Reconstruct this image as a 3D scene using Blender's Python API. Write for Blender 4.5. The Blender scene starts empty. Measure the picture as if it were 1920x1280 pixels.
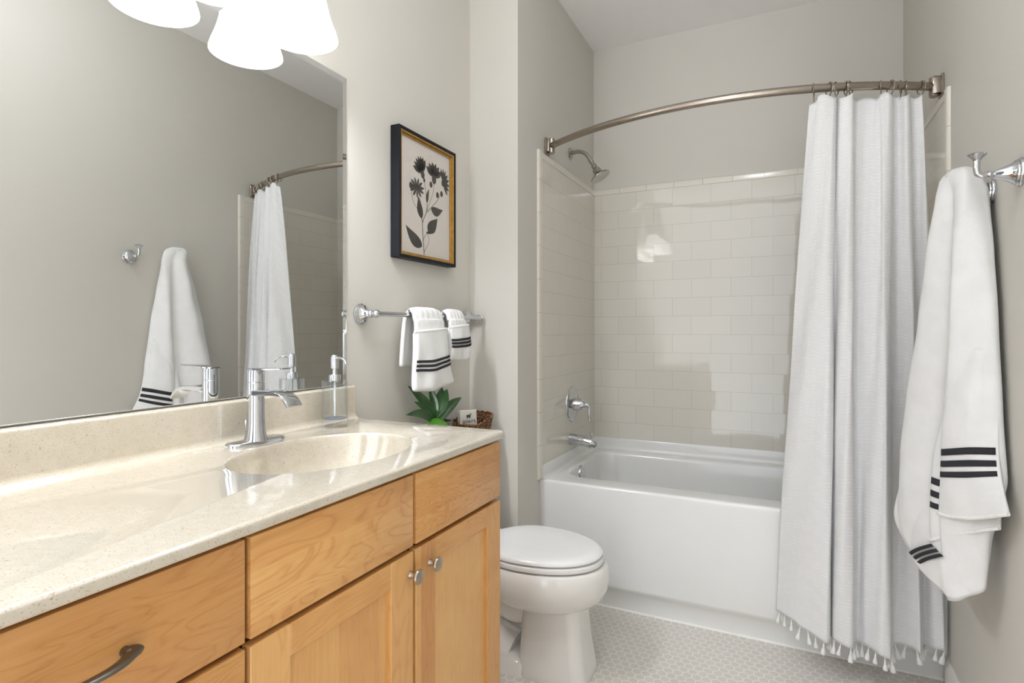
import bpy, bmesh, math, random
from mathutils import Vector, Matrix

random.seed(7)
sc = bpy.context.scene
COL = sc.collection
R = math.radians

# ------------------------------------------------------------------ camera
cam_d = bpy.data.cameras.new('camera')
cam = bpy.data.objects.new('camera', cam_d)
COL.objects.link(cam)
cam_d.sensor_width = 36.0
cam_d.lens = 1057.66 / 1920 * 36
cam_d.shift_y = -(640 - 620.85) / 1920
cam_d.clip_start = 0.02
cam.location = (1.2557, -0.0238, 1.2428)
cam.rotation_euler = (R(90), 0, 0.4499)
sc.camera = cam

# ------------------------------------------------------------------ world, exposure, fill lamps
world = bpy.data.worlds.new('world')
sc.world = world
world.use_nodes = True
wn = world.node_tree
tc_ = wn.nodes.new('ShaderNodeTexCoord')
sp_w = wn.nodes.new('ShaderNodeSeparateXYZ')
rm_w = wn.nodes.new('ShaderNodeValToRGB')
mr_w = wn.nodes.new('ShaderNodeMapRange')
mr_w.inputs[1].default_value = -1
mr_w.inputs[2].default_value = 1
wn.links.new(tc_.outputs['Generated'], sp_w.inputs[0])
wn.links.new(sp_w.outputs[2], mr_w.inputs[0])
wn.links.new(mr_w.outputs[0], rm_w.inputs[0])
rm_w.color_ramp.elements[0].position = 0.30       # invented surround: brighter below to lift the ceiling, dimmer above
rm_w.color_ramp.elements[0].color = (0.97, 1.0, 1.06, 1)
rm_w.color_ramp.elements[1].position = 0.62
rm_w.color_ramp.elements[1].color = (0.58, 0.63, 0.69, 1)
# dark bands added round the horizon to give the chrome dark reflections
at_w = wn.nodes.new('ShaderNodeMath')
at_w.operation = 'ARCTAN2'
wn.links.new(sp_w.outputs[0], at_w.inputs[0])
wn.links.new(sp_w.outputs[1], at_w.inputs[1])
az_w = wn.nodes.new('ShaderNodeMapRange')
az_w.inputs[1].default_value = -math.pi
az_w.inputs[2].default_value = math.pi
wn.links.new(at_w.outputs[0], az_w.inputs[0])
rz_w = wn.nodes.new('ShaderNodeValToRGB')
rz_w.color_ramp.interpolation = 'EASE'
els = rz_w.color_ramp.elements
els[0].position, els[0].color = 0.0, (1, 1, 1, 1)
els[1].position, els[1].color = 1.0, (1, 1, 1, 1)
for p_, v_ in ((0.03, 1.0), (0.04, 0.10), (0.065, 0.10), (0.075, 1.0), (0.80, 1.0), (0.81, 0.08), (0.865, 0.08), (0.875, 1.0), (0.925, 1.0), (0.935, 0.08), (0.96, 0.08), (0.97, 1.0)):
    e_ = els.new(p_)
    e_.color = (v_, v_ * 0.97, v_ * 0.93, 1)
wn.links.new(az_w.outputs[0], rz_w.inputs[0])
mx_w = wn.nodes.new('ShaderNodeMixRGB')
mx_w.blend_type = 'MULTIPLY'
mx_w.inputs[0].default_value = 1.0
wn.links.new(rm_w.outputs[0], mx_w.inputs[1])
wn.links.new(rz_w.outputs[0], mx_w.inputs[2])
wn.links.new(mx_w.outputs[0], wn.nodes['Background'].inputs[0])
world.node_tree.nodes['Background'].inputs[1].default_value = 3.6
sc.view_settings.view_transform = 'Standard'
sc.view_settings.look = 'None'
sc.view_settings.exposure = 0.12
sc.view_settings.gamma = 1.0
sc.cycles.caustics_reflective = False
sc.cycles.caustics_refractive = False
sc.cycles.sample_clamp_indirect = 6.0


def area(name, loc, rot, sx, sy, power, col=(1, 1, 1), shape='RECTANGLE'):
    l = bpy.data.lights.new(name, 'AREA')
    l.shape = shape
    l.size = sx
    if shape in ('RECTANGLE', 'ELLIPSE'):
        l.size_y = sy
    l.energy = power
    l.color = col
    o = bpy.data.objects.new(name, l)
    COL.objects.link(o)
    o.location = loc
    o.rotation_euler = rot
    return o


# unseen fill lamp, added under the ceiling to brighten the room
l = bpy.data.lights.new('added_fill_light', 'POINT')
l.energy = 11.5
l.color = (0.93, 0.985, 1.06)
l.shadow_soft_size = 0.10
o = bpy.data.objects.new('added_fill_light', l)
COL.objects.link(o)
o.location = (1.05, 1.02, 2.80)
VAN_Y = (1.076, 0.820, 0.564, 0.308)
VAN_X, VAN_Z = 0.103, 2.02
for i, y in enumerate(VAN_Y):
    l = bpy.data.lights.new('vanity_bulb_light', 'POINT')
    l.energy = 10.0
    l.shadow_soft_size = 0.032
    l.color = (0.925, 0.985, 1.10)
    o = bpy.data.objects.new('vanity_bulb_light', l)
    COL.objects.link(o)
    o.location = (VAN_X, y, VAN_Z + 0.055)

# ------------------------------------------------------------------ materials


def lin(c):
    return tuple(((x / 255) / 12.92 if x / 255 <= 0.04045 else ((x / 255 + 0.055) / 1.055) ** 2.4) for x in c) + (1,)


def newmat(name):
    m = bpy.data.materials.new(name)
    m.use_nodes = True
    nt = m.node_tree
    return m, nt, nt.nodes['Principled BSDF']


class NT:
    def __init__(s, nt):
        s.nt = nt

    def n(s, t, **kw):
        nd = s.nt.nodes.new(t)
        for k, v in kw.items():
            setattr(nd, k, v)
        return nd

    def l(s, a, b):
        s.nt.links.new(a, b)

    def math(s, op, a, b=None, c=None):
        nd = s.n('ShaderNodeMath', operation=op)
        for i, x in enumerate((a, b, c)):
            if x is None:
                continue
            if isinstance(x, (int, float)):
                nd.inputs[i].default_value = x
            else:
                s.l(x, nd.inputs[i])
        return nd.outputs[0]

    def vmath(s, op, a, b=None, c=None):
        nd = s.n('ShaderNodeVectorMath', operation=op)
        for i, x in enumerate((a, b, c)):
            if x is None:
                continue
            if isinstance(x, (tuple, list)):
                nd.inputs[i].default_value = x
            else:
                s.l(x, nd.inputs[i])
        return nd.outputs['Value'] if op in ('DOT_PRODUCT', 'LENGTH') else nd.outputs[0]

    def ramp(s, fac, stops):
        nd = s.n('ShaderNodeValToRGB')
        el = nd.color_ramp.elements
        while len(el) > 1:
            el.remove(el[0])
        el[0].position, el[0].color = stops[0]
        for p, c in stops[1:]:
            e = el.new(p)
            e.color = c
        s.l(fac, nd.inputs[0])
        return nd.outputs[0]

    def noise(s, vec, scale, detail=3, rough=0.5, dist=0.0):
        nd = s.n('ShaderNodeTexNoise')
        nd.inputs['Scale'].default_value = scale
        nd.inputs['Detail'].default_value = detail
        nd.inputs['Roughness'].default_value = rough
        nd.inputs['Distortion'].default_value = dist
        if vec is not None:
            s.l(vec, nd.inputs['Vector'])
        return nd

    def bump(s, h, strength, dist, normal=None):
        nd = s.n('ShaderNodeBump')
        nd.inputs['Strength'].default_value = strength
        nd.inputs['Distance'].default_value = dist
        s.l(h, nd.inputs['Height'])
        if normal is not None:
            s.l(normal, nd.inputs['Normal'])
        return nd.outputs[0]

    def pos(s):
        return s.n('ShaderNodeNewGeometry').outputs['Position']


def plain(name, rgb, rough=0.5, metal=0.0, var=0.03, nscale=18, bump=0.0, bscale=300, **kw):
    m, nt, b = newmat(name)
    t = NT(nt)
    c = lin(rgb)
    pos = t.pos()
    nz = t.noise(pos, nscale, 3)
    lo = tuple(max(0, x * (1 - var)) for x in c[:3]) + (1,)
    hi = tuple(min(1, x * (1 + var)) for x in c[:3]) + (1,)
    t.l(t.ramp(nz.outputs[0], [(0.3, lo), (0.7, hi)]), b.inputs['Base Color'])
    b.inputs['Roughness'].default_value = rough
    b.inputs['Metallic'].default_value = metal
    for k, v in kw.items():
        b.inputs[k].default_value = v
    if bump:
        n2 = t.noise(pos, bscale, 2)
        t.l(t.bump(n2.outputs[0], bump, 0.002), b.inputs['Normal'])
    return m


M = {}
M['wall'] = plain('wall_paint', (211, 207, 198), 0.62, var=0.006, nscale=4, bump=0.04, bscale=220)
M['ceiling'] = plain('ceiling_paint', (246, 245, 243), 0.8, var=0.005, bump=0.05, bscale=200)
M['trimwhite'] = plain('white_trim_paint', (228, 225, 218), 0.35, var=0.01)
M['porcelain'] = plain('white_porcelain', (236, 233, 228), 0.08, var=0.004, **{'Coat Weight': 0.4, 'Coat Roughness': 0.03})
M['seat'] = plain('white_seat_plastic', (240, 239, 237), 0.16, var=0.004)
M['enamel'] = plain('white_tub_enamel', (236, 235, 232), 0.14, var=0.004)
M['caulk'] = plain('white_caulk', (240, 238, 232), 0.4)
M['chrome'] = plain('polished_chrome', (205, 207, 211), 0.05, 1.0, var=0.01)
M['nickel'] = plain('brushed_nickel', (168, 158, 146), 0.26, 1.0, var=0.05, nscale=90)
M['satin'] = plain('satin_nickel', (184, 172, 156), 0.3, 1.0, var=0.04, nscale=90)
M['satin_dark'] = plain('satin_pewter', (172, 170, 165), 0.2, 1.0, var=0.04, nscale=90)
M['pewter'] = plain('dark_pewter', (124, 121, 114), 0.34, 1.0, var=0.05, nscale=90)
M['black'] = plain('black_frame_paint', (17, 19, 24), 0.5, var=0.08, **{'Specular IOR Level': 0.25})
M['gold'] = plain('gold_leaf', (186, 146, 78), 0.38, 0.75, var=0.14, nscale=60)
M['paper'] = plain('art_paper', (222, 214, 206), 0.8, var=0.02, nscale=30)
M['stripe'] = plain('black_woven_stripe', (40, 40, 44), 0.9, var=0.25, nscale=700, bump=0.5, bscale=700)
M['dark'] = plain('dark_void', (38, 24, 16), 0.8)
M['drainblack'] = plain('black_rubber', (22, 22, 22), 0.5)
M['leaf'] = plain('glossy_green_leaf', (46, 84, 40), 0.35, var=0.35, nscale=22)
M['leafbright'] = plain('bright_green_leaf', (76, 142, 36), 0.4, var=0.2, nscale=22)
M['stem'] = plain('green_stem', (60, 92, 44), 0.5)
M['pot'] = plain('grey_pot', (112, 112, 104), 0.6, var=0.08)
M['soil'] = plain('dark_soil', (58, 44, 34), 0.95, var=0.4, nscale=300)
M['soapwrap'] = plain('white_soap_wrap', (226, 222, 212), 0.55, var=0.04, nscale=80)
M['ink'] = plain('dark_print_ink', (60, 56, 52), 0.7)

# towel terry
m, nt, b = newmat('white_terry_cloth')
t = NT(nt)
pos = t.pos()
nz = t.noise(pos, 900, 2, 0.6)
n2 = t.noise(pos, 14, 3)
t.l(t.ramp(n2.outputs[0], [(0.3, lin((238, 237, 234))), (0.7, lin((246, 245, 243)))]), b.inputs['Base Color'])
b.inputs['Roughness'].default_value = 0.95
b.inputs['Sheen Weight'].default_value = 0.25
t.l(t.bump(nz.outputs[0], 0.55, 0.003), b.inputs['Normal'])
M['terry'] = m

# ribbed hand-towel cloth (fine vertical ribs)
m, nt, b = newmat('white_ribbed_cloth')
t = NT(nt)
pos = t.pos()
wv = t.n('ShaderNodeTexWave', wave_type='BANDS', bands_direction='Y')
wv.inputs['Scale'].default_value = 60
wv.inputs['Distortion'].default_value = 1.2
t.l(pos, wv.inputs['Vector'])
b.inputs['Base Color'].default_value = lin((243, 242, 239))
b.inputs['Roughness'].default_value = 0.95
t.l(t.bump(wv.outputs['Fac'], 0.25, 0.003), b.inputs['Normal'])
M['ribcloth'] = m

# curtain cloth with tufted chevrons; uv = metres along the cloth, metres down the cloth
m, nt, b = newmat('white_tufted_curtain_cloth')
t = NT(nt)
uv = t.n('ShaderNodeUVMap', uv_map='UVMap').outputs[0]
sx = t.n('ShaderNodeSeparateXYZ')
t.l(uv, sx.inputs[0])
U, V = sx.outputs[0], sx.outputs[1]
colw = 0.044
colu = t.math('FLOOR', t.math('DIVIDE', U, colw))
tri = t.math('MULTIPLY', t.math('PINGPONG', colu, 4.0), 0.0155)
mm = t.math('FLOORED_MODULO', t.math('ADD', V, tri), 0.0615)
band = t.math('LESS_THAN', mm, 0.0345)
dash = t.math('GREATER_THAN', t.math('PINGPONG', mm, 0.00575), 0.0029)
cut = t.math('LESS_THAN', t.math('FLOORED_MODULO', t.math('ADD', U, t.math('MULTIPLY', t.noise(uv, 45, 1).outputs[0], 0.012)), colw), 0.040)
tuft = t.math('MULTIPLY', t.math('MULTIPLY', band, dash), cut)
weave = t.noise(uv, 600, 2)
soft = t.noise(uv, 9, 3)
h = t.math('ADD', t.math('MULTIPLY', tuft, 1.0), t.math('MULTIPLY', weave.outputs[0], 0.10))
nrm = t.bump(soft.outputs[0], 0.25, 0.02)
t.l(t.bump(h, 1.0, 0.009, nrm), b.inputs['Normal'])
t.l(t.ramp(tuft, [(0.0, lin((246, 245, 244))), (1.0, lin((253, 253, 252)))]), b.inputs['Base Color'])
b.inputs['Roughness'].default_value = 0.9
b.inputs['Sheen Weight'].default_value = 0.15
tr = t.n('ShaderNodeBsdfTranslucent')
tr.inputs[0].default_value = lin((240, 238, 234))
mx = t.n('ShaderNodeMixShader')
mx.inputs[0].default_value = 0.10
out = nt.nodes['Material Output']
t.l(b.outputs[0], mx.inputs[1])
t.l(tr.outputs[0], mx.inputs[2])
t.l(mx.outputs[0], out.inputs['Surface'])
M['curtain'] = m
M['tassel'] = plain('white_tassel_yarn', (244, 243, 240), 0.95, var=0.03, nscale=300, bump=0.5, bscale=900)

# mirror silver
m, nt, b = newmat('mirror_silver')
b.inputs['Base Color'].default_value = (0.86, 0.875, 0.87, 1)
b.inputs['Metallic'].default_value = 1
b.inputs['Roughness'].default_value = 0.0
M['mirror'] = m
M['mirroredge'] = plain('mirror_ground_edge', (130, 136, 132), 0.15, 0.6)

# lamp glass shade (gives off light)
m, nt, b = newmat('lit_frosted_glass')
b.inputs['Base Color'].default_value = lin((250, 248, 244))
b.inputs['Roughness'].default_value = 0.3
b.inputs['Emission Color'].default_value = (0.98, 0.985, 1.0, 1)
b.inputs['Emission Strength'].default_value = 4.2
M['shade'] = m
m, nt, b = newmat('lit_bulb_glass')
b.inputs['Base Color'].default_value = (1, 1, 1, 1)
b.inputs['Emission Color'].default_value = (0.98, 0.985, 1.0, 1)
b.inputs['Emission Strength'].default_value = 40
M['bulb'] = m
m, nt, b = newmat('lit_fill_lamp_bulb')  # glow for the bulb of the added ceiling fill lamp
b.inputs['Emission Color'].default_value = (1.0, 0.975, 0.94, 1)
b.inputs['Emission Strength'].default_value = 3
M['fill_bulb'] = m

# thin clear glass (picture pane)
m, nt, b = newmat('thin_clear_glass')
t = NT(nt)
nt.nodes.remove(b)
tp = t.n('ShaderNodeBsdfTransparent')
gl = t.n('ShaderNodeBsdfGlossy')
gl.inputs['Roughness'].default_value = 0.02
fr = t.n('ShaderNodeFresnel')
fr.inputs[0].default_value = 1.45
mx = t.n('ShaderNodeMixShader')
t.l(t.math('MULTIPLY', fr.outputs[0], t.math('SUBTRACT', 1.0, t.n('ShaderNodeNewGeometry').outputs['Backfacing'])), mx.inputs[0])
t.l(tp.outputs[0], mx.inputs[1])
t.l(gl.outputs[0], mx.inputs[2])
t.l(mx.outputs[0], nt.nodes['Material Output'].inputs['Surface'])
M['pane'] = m

# clear acrylic (soap bottle)
m, nt, b = newmat('clear_acrylic')
t = NT(nt)
nt.nodes.remove(b)
tp = t.n('ShaderNodeBsdfTransparent')
tp.inputs[0].default_value = (0.965, 0.975, 0.98, 1)
gl = t.n('ShaderNodeBsdfGlossy')
gl.inputs['Roughness'].default_value = 0.03
lw = t.n('ShaderNodeLayerWeight')
lw.inputs[0].default_value = 0.5
mx = t.n('ShaderNodeMixShader')
t.l(t.math('ADD', 0.035, t.math('MULTIPLY', t.math('POWER', lw.outputs['Facing'], 2.6), 0.75)), mx.inputs[0])
t.l(tp.outputs[0], mx.inputs[1])
t.l(gl.outputs[0], mx.inputs[2])
t.l(mx.outputs[0], nt.nodes['Material Output'].inputs['Surface'])
M['acrylic'] = m
M['seal'] = plain('blue_grey_base_seal', (120, 128, 142), 0.25)
M['tube'] = plain('white_plastic_tube', (236, 238, 238), 0.4)

# speckled solid surface worktop
m, nt, b = newmat('speckled_solid_surface')
t = NT(nt)
pos = t.pos()
n1 = t.noise(pos, 420, 2, 0.5)
n2 = t.noise(pos, 170, 2, 0.5)
n3 = t.noise(pos, 60, 3)
base = t.ramp(n3.outputs[0], [(0.3, lin((199, 189, 170))), (0.7, lin((206, 197, 180)))])
sp = t.ramp(n1.outputs[0], [(0.0, (0, 0, 0, 1)), (0.61, (0, 0, 0, 1)), (0.68, (1, 1, 1, 1))])
mxc = t.n('ShaderNodeMixRGB')
t.l(sp, mxc.inputs[0])
t.l(base, mxc.inputs[1])
mxc.inputs[2].default_value = lin((176, 160, 134))
sp2 = t.ramp(n2.outputs[0], [(0.0, (0, 0, 0, 1)), (0.69, (0, 0, 0, 1)), (0.73, (1, 1, 1, 1))])
mx2 = t.n('ShaderNodeMixRGB')
t.l(t.math('MULTIPLY', sp2, 0.6), mx2.inputs[0])
t.l(mxc.outputs[0], mx2.inputs[1])
mx2.inputs[2].default_value = lin((140, 124, 102))
t.l(mx2.outputs[0], b.inputs['Base Color'])
b.inputs['Roughness'].default_value = 0.2
b.inputs['Coat Weight'].default_value = 1.0
b.inputs['Coat IOR'].default_value = 1.85
b.inputs['Coat Roughness'].default_value = 0.06
M['counter'] = m

# hexagon mosaic floor
m, nt, b = newmat('hexagon_mosaic_tile')
t = NT(nt)
pos = t.pos()
S = 0.0335
pv = t.vmath('MULTIPLY', pos, (1 / S, 1 / S, 0))
rr = (1.0, 1.7320508, 1.0)
hh = (0.5, 0.8660254, 0.0)


def wrapv(v):
    sp_ = t.n('ShaderNodeSeparateXYZ')
    t.l(v, sp_.inputs[0])
    a = t.math('SUBTRACT', t.math('FLOORED_MODULO', sp_.outputs[0], 1.0), 0.5)
    b_ = t.math('SUBTRACT', t.math('FLOORED_MODULO', sp_.outputs[1], 1.7320508), 0.8660254)
    return a, b_


ax, ay = wrapv(pv)
bx_, by_ = wrapv(t.vmath('SUBTRACT', pv, hh))


def hexd(x, y):
    x, y = t.math('ABSOLUTE', x), t.math('ABSOLUTE', y)
    return t.math('MAXIMUM', x, t.math('ADD', t.math('MULTIPLY', x, 0.5), t.math('MULTIPLY', y, 0.8660254)))


d = t.math('MINIMUM', hexd(ax, ay), hexd(bx_, by_))
gro = t.ramp(d, [(0.0, (0, 0, 0, 1)), (0.425, (0, 0, 0, 1)), (0.46, (1, 1, 1, 1))])
mxc = t.n('ShaderNodeMixRGB')
nzz = t.noise(pos, 35, 2)
t.l(gro, mxc.inputs[0])
t.l(t.ramp(nzz.outputs[0], [(0.3, lin((212, 206, 197))), (0.7, lin((220, 214, 206)))]), mxc.inputs[1])
mxc.inputs[2].default_value = lin((238, 235, 228))
t.l(mxc.outputs[0], b.inputs['Base Color'])
b.inputs['Roughness'].default_value = 0.42
t.l(t.bump(gro, -0.3, 0.001), b.inputs['Normal'])
M['hex'] = m


# subway wall tile: axis 'x' (far wall) or 'y' (end walls)
def subway(name, axis, off_u, off_z, rgb=(222, 217, 206)):
    m, nt, b = newmat(name)
    t = NT(nt)
    pos = t.pos()
    s_ = t.n('ShaderNodeSeparateXYZ')
    t.l(pos, s_.inputs[0])
    c_ = t.n('ShaderNodeCombineXYZ')
    t.l(t.math('ADD', s_.outputs[0 if axis == 'x' else 1], off_u), c_.inputs[0])
    t.l(t.math('ADD', s_.outputs[2], off_z), c_.inputs[1])

    def brick(mort, smooth):
        br = t.n('ShaderNodeTexBrick', offset=0.5, offset_frequency=2, squash=1.0, squash_frequency=2)
        br.inputs['Scale'].default_value = 1.0
        br.inputs['Brick Width'].default_value = 0.2053
        br.inputs['Row Height'].default_value = 0.10267
        br.inputs['Mortar Size'].default_value = mort
        br.inputs['Mortar Smooth'].default_value = smooth
        br.inputs['Bias'].default_value = 0
        br.inputs['Color1'].default_value = (0, 0, 0, 1)
        br.inputs['Color2'].default_value = (1, 1, 1, 1)
        t.l(c_.outputs[0], br.inputs['Vector'])
        return br
    b1 = brick(0.0011, 0.3)
    b2 = brick(0.0042, 1.0)
    mxc = t.n('ShaderNodeMixRGB')
    t.l(b1.outputs['Fac'], mxc.inputs[0])
    t.l(t.ramp(b1.outputs['Color'], [(0, lin(rgb)), (1, lin(tuple(x + 3 for x in rgb)))]), mxc.inputs[1])
    mxc.inputs[2].default_value = lin((198, 191, 178))
    t.l(mxc.outputs[0], b.inputs['Base Color'])
    b.inputs['Roughness'].default_value = 0.04
    wob = t.noise(pos, 5.5, 2)
    n1_ = t.bump(wob.outputs[0], 0.02, 0.02)
    rnd = t.n('ShaderNodeSeparateXYZ')
    t.l(b1.outputs['Color'], rnd.inputs[0])
    r1 = t.math('SUBTRACT', rnd.outputs[0], 0.5)
    r2 = t.math('SUBTRACT', t.math('FRACT', t.math('MULTIPLY', rnd.outputs[0], 13.7)), 0.5)
    tc = t.n('ShaderNodeCombineXYZ')
    t.l(t.math('MULTIPLY', r1, 0.020), tc.inputs[0 if axis == 'x' else 1])
    t.l(t.math('MULTIPLY', r2, 0.020), tc.inputs[2])
    n1_ = t.vmath('NORMALIZE', t.vmath('ADD', n1_, tc.outputs[0]))
    t.l(t.bump(b2.outputs['Fac'], -0.8, 0.0016, n1_), b.inputs['Normal'])
    return m


M['tile_far'] = subway('white_subway_tile_far', 'x', -0.2793 + 0.10265, -1.738)
M['tile_end'] = subway('white_subway_tile_end', 'y', 0.031, -1.738)
M['tiletrim'] = plain('white_bullnose_tile', (228, 222, 210), 0.14, var=0.01)


# maple: grain axis 'y' or 'z'; boards glued along the other axis
def maple(name, grain, seed, light=0.0, figure=1.0, board=0.085):
    m, nt, b = newmat(name)
    t = NT(nt)
    pos = t.pos()
    s_ = t.n('ShaderNodeSeparateXYZ')
    t.l(pos, s_.inputs[0])
    along = s_.outputs[1] if grain == 'y' else s_.outputs[2]
    across = s_.outputs[2] if grain == 'y' else s_.outputs[1]
    bi = t.math('FLOOR', t.math('DIVIDE', t.math('ADD', across, seed * 0.37), board))
    wn = t.n('ShaderNodeTexWhiteNoise', noise_dimensions='1D')
    t.l(t.math('ADD', bi, seed * 7.31), wn.inputs['W'])
    rnd = wn.outputs['Value']
    c_ = t.n('ShaderNodeCombineXYZ')
    t.l(t.math('MULTIPLY', along, 2.2), c_.inputs[0])
    t.l(t.math('ADD', t.math('MULTIPLY', across, 9.0), t.math('MULTIPLY', rnd, 37.0)), c_.inputs[1])
    t.l(t.math('MULTIPLY', s_.outputs[0], 9.0), c_.inputs[2])
    big = t.noise(c_.outputs[0], 1.3, 3, 0.5, 0.6 * figure)
    # contour lines of the smooth noise give cathedral grain
    rings = t.math('PINGPONG', t.math('MULTIPLY', big.outputs[0], 7.0 + 4 * figure), 0.5)
    line = t.ramp(rings, [(0.0, (1, 1, 1, 1)), (0.14, (0.25, 0.25, 0.25, 1)), (0.5, (0, 0, 0, 1))])
    c2 = t.n('ShaderNodeCombineXYZ')
    t.l(t.math('MULTIPLY', along, 6.0), c2.inputs[0])
    t.l(t.math('MULTIPLY', across, 190.0), c2.inputs[1])
    fine = t.noise(c2.outputs[0], 1.0, 3, 0.6)
    blotch = t.noise(pos, 7, 3, 0.55, 0.5)
    f = t.math('ADD', t.math('MULTIPLY', line, 0.15 * min(1.4, figure)),
               t.math('ADD', t.math('MULTIPLY', fine.outputs[0], 0.28),
                      t.math('ADD', t.math('MULTIPLY', blotch.outputs[0], 0.30), t.math('MULTIPLY', rnd, 0.30))))
    f = t.math('SUBTRACT', f, light)
    col = t.ramp(f, [(0.12, lin((226, 180, 116))), (0.42, lin((207, 153, 90))), (0.68, lin((188, 129, 70))), (0.95, lin((150, 92, 47)))])
    t.l(col, b.inputs['Base Color'])
    b.inputs['Roughness'].default_value = 0.36
    b.inputs['Coat Weight'].default_value = 0.15
    b.inputs['Coat Roughness'].default_value = 0.25
    return m


M['maple_a'] = maple('maple_drawer_board', 'y', 1, 0.02, 1.0, 0.076)
M['maple_b'] = maple('maple_drawer_board_figured', 'y', 5, 0.0, 1.5, 0.076)
M['maple_c'] = maple('maple_drawer_board_burl', 'y', 8, -0.02, 1.9, 0.076)
M['maple_stile'] = maple('maple_stile', 'z', 3, 0.05, 0.8, 0.3)
M['maple_rail'] = maple('maple_rail', 'y', 11, 0.05, 0.7, 0.3)
M['maple_panel'] = maple('maple_panel', 'z', 6, 0.16, 0.35, 0.11)
M['maple_gap_shade'] = plain('maple_carcass_gap_shade', (104, 58, 28), 0.5, var=0.15, nscale=20)  # carcass maple coloured dark to put shade into the gaps between fronts
M['maple_end'] = maple('maple_side_panel', 'z', 2, 0.06, 0.5, 0.12)

# wicker
m, nt, b = newmat('woven_seagrass')
t = NT(nt)
pos = t.pos()
vo = t.n('ShaderNodeTexVoronoi')
vo.inputs['Scale'].default_value = 190
t.l(pos, vo.inputs['Vector'])
t.l(t.ramp(vo.outputs['Distance'], [(0.0, lin((200, 156, 110))), (0.4, lin((140, 96, 60))), (0.7, lin((48, 28, 16)))]), b.inputs['Base Color'])
b.inputs['Roughness'].default_value = 0.8
t.l(t.bump(vo.outputs['Distance'], -0.8, 0.004), b.inputs['Normal'])
M['wicker'] = m

# ------------------------------------------------------------------ mesh helpers


def wloc(o):
    v = Vector((0, 0, 0))
    while o is not None:
        v = v + o.location
        o = o.parent
    return v


def obj(name, bm, mats, parent=None, angle=38, smooth=True, recalc=True):
    if recalc:
        bmesh.ops.recalc_face_normals(bm, faces=bm.faces)
    me = bpy.data.meshes.new(name)
    off = wloc(parent) if parent is not None else Vector((0, 0, 0))
    if off.length:
        bmesh.ops.translate(bm, verts=bm.verts, vec=-off)
    bm.to_mesh(me)
    bm.free()
    if not isinstance(mats, (list, tuple)):
        mats = [mats]
    for mm in mats:
        me.materials.append(mm)
    if smooth:
        me.shade_smooth()
        me.set_sharp_from_angle(angle=R(angle))
    o = bpy.data.objects.new(name, me)
    COL.objects.link(o)
    if parent is not None:
        o.parent = parent
    return o


def thing(name, label, cat, loc, group=None):
    o = bpy.data.objects.new(name, None)
    COL.objects.link(o)
    o.empty_display_size = 0.05
    o.location = loc
    return tag(o, label, cat, group)


def tag(o, label, cat, group=None):
    o['label'] = label
    o['category'] = cat
    if group:
        o['group'] = group
    return o


def rebase(o, loc):
    """put the origin of a single-mesh thing at loc"""
    loc = Vector(loc)
    o.data.transform(Matrix.Translation(-loc))
    o.location = loc
    return o


def struct(name, bm, mat, **kw):
    o = obj(name, bm, mat, **kw)
    o['kind'] = 'structure'
    return o


def BM():
    return bmesh.new()


def box(bm, x0, x1, y0, y1, z0, z1, bev=0.0, seg=2, mi=0):
    vs = [bm.verts.new(p) for p in ((x0, y0, z0), (x1, y0, z0), (x1, y1, z0), (x0, y1, z0), (x0, y0, z1), (x1, y0, z1), (x1, y1, z1), (x0, y1, z1))]
    fs = []
    for q in ((0, 3, 2, 1), (4, 5, 6, 7), (0, 1, 5, 4), (1, 2, 6, 5), (2, 3, 7, 6), (3, 0, 4, 7)):
        f = bm.faces.new([vs[i] for i in q])
        f.material_index = mi
        fs.append(f)
    if bev > 0:
        es = list({e for f in fs for e in f.edges})
        r = bmesh.ops.bevel(bm, geom=es, offset=bev, segments=seg, profile=0.5, affect='EDGES')
        for f in r['faces']:
            f.material_index = mi
    return fs


def loft(bm, rings, closed=True, cap0=True, cap1=True, mi=0):
    vr = [[bm.verts.new(p) for p in r] for r in rings]
    n = len(vr[0])
    for a, c in zip(vr[:-1], vr[1:]):
        for i in range(n if closed else n - 1):
            j = (i + 1) % n
            f = bm.faces.new((a[i], a[j], c[j], c[i]))
            f.material_index = mi
    if cap0:
        bm.faces.new(vr[0][::-1]).material_index = mi
    if cap1:
        bm.faces.new(vr[-1]).material_index = mi
    return vr


def frame_of(d):
    d = Vector(d).normalized()
    a = Vector((0, 0, 1)) if abs(d.z) < 0.9 else Vector((0, 1, 0))
    u = d.cross(a).normalized()
    v = d.cross(u).normalized()
    return u, v, d


def lathe(bm, prof, o=(0, 0, 0), axis=(0, 0, 1), seg=40, cap0=True, cap1=True, mi=0):
    u, v, d = frame_of(axis)
    o = Vector(o)
    rings = []
    for r, h in prof:
        r = max(r, 1e-5)
        rings.append([o + d * h + (u * math.cos(2 * math.pi * i / seg) + v * math.sin(2 * math.pi * i / seg)) * r for i in range(seg)])
    return loft(bm, rings, True, cap0, cap1, mi)


def tube(bm, pts, rad, seg=14, caps=True, mi=0, flat=None):
    pts = [Vector(p) for p in pts]
    n = len(pts)
    if not isinstance(rad, (list, tuple)):
        rad = [rad] * n
    tans = []
    for i in range(n):
        a = pts[max(0, i - 1)]
        c = pts[min(n - 1, i + 1)]
        tans.append((c - a).normalized())
    u, v, d = frame_of(tans[0])
    rings = []
    for i in range(n):
        if i:
            q = tans[i - 1].rotation_difference(tans[i])
            u = q @ u
            v = q @ v
        fu, fv = (1, 1) if flat is None else flat
        rings.append([pts[i] + (u * math.cos(2 * math.pi * k / seg) * fu + v * math.sin(2 * math.pi * k / seg) * fv) * rad[i] for k in range(seg)])
    return loft(bm, rings, True, caps, caps, mi)


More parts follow.
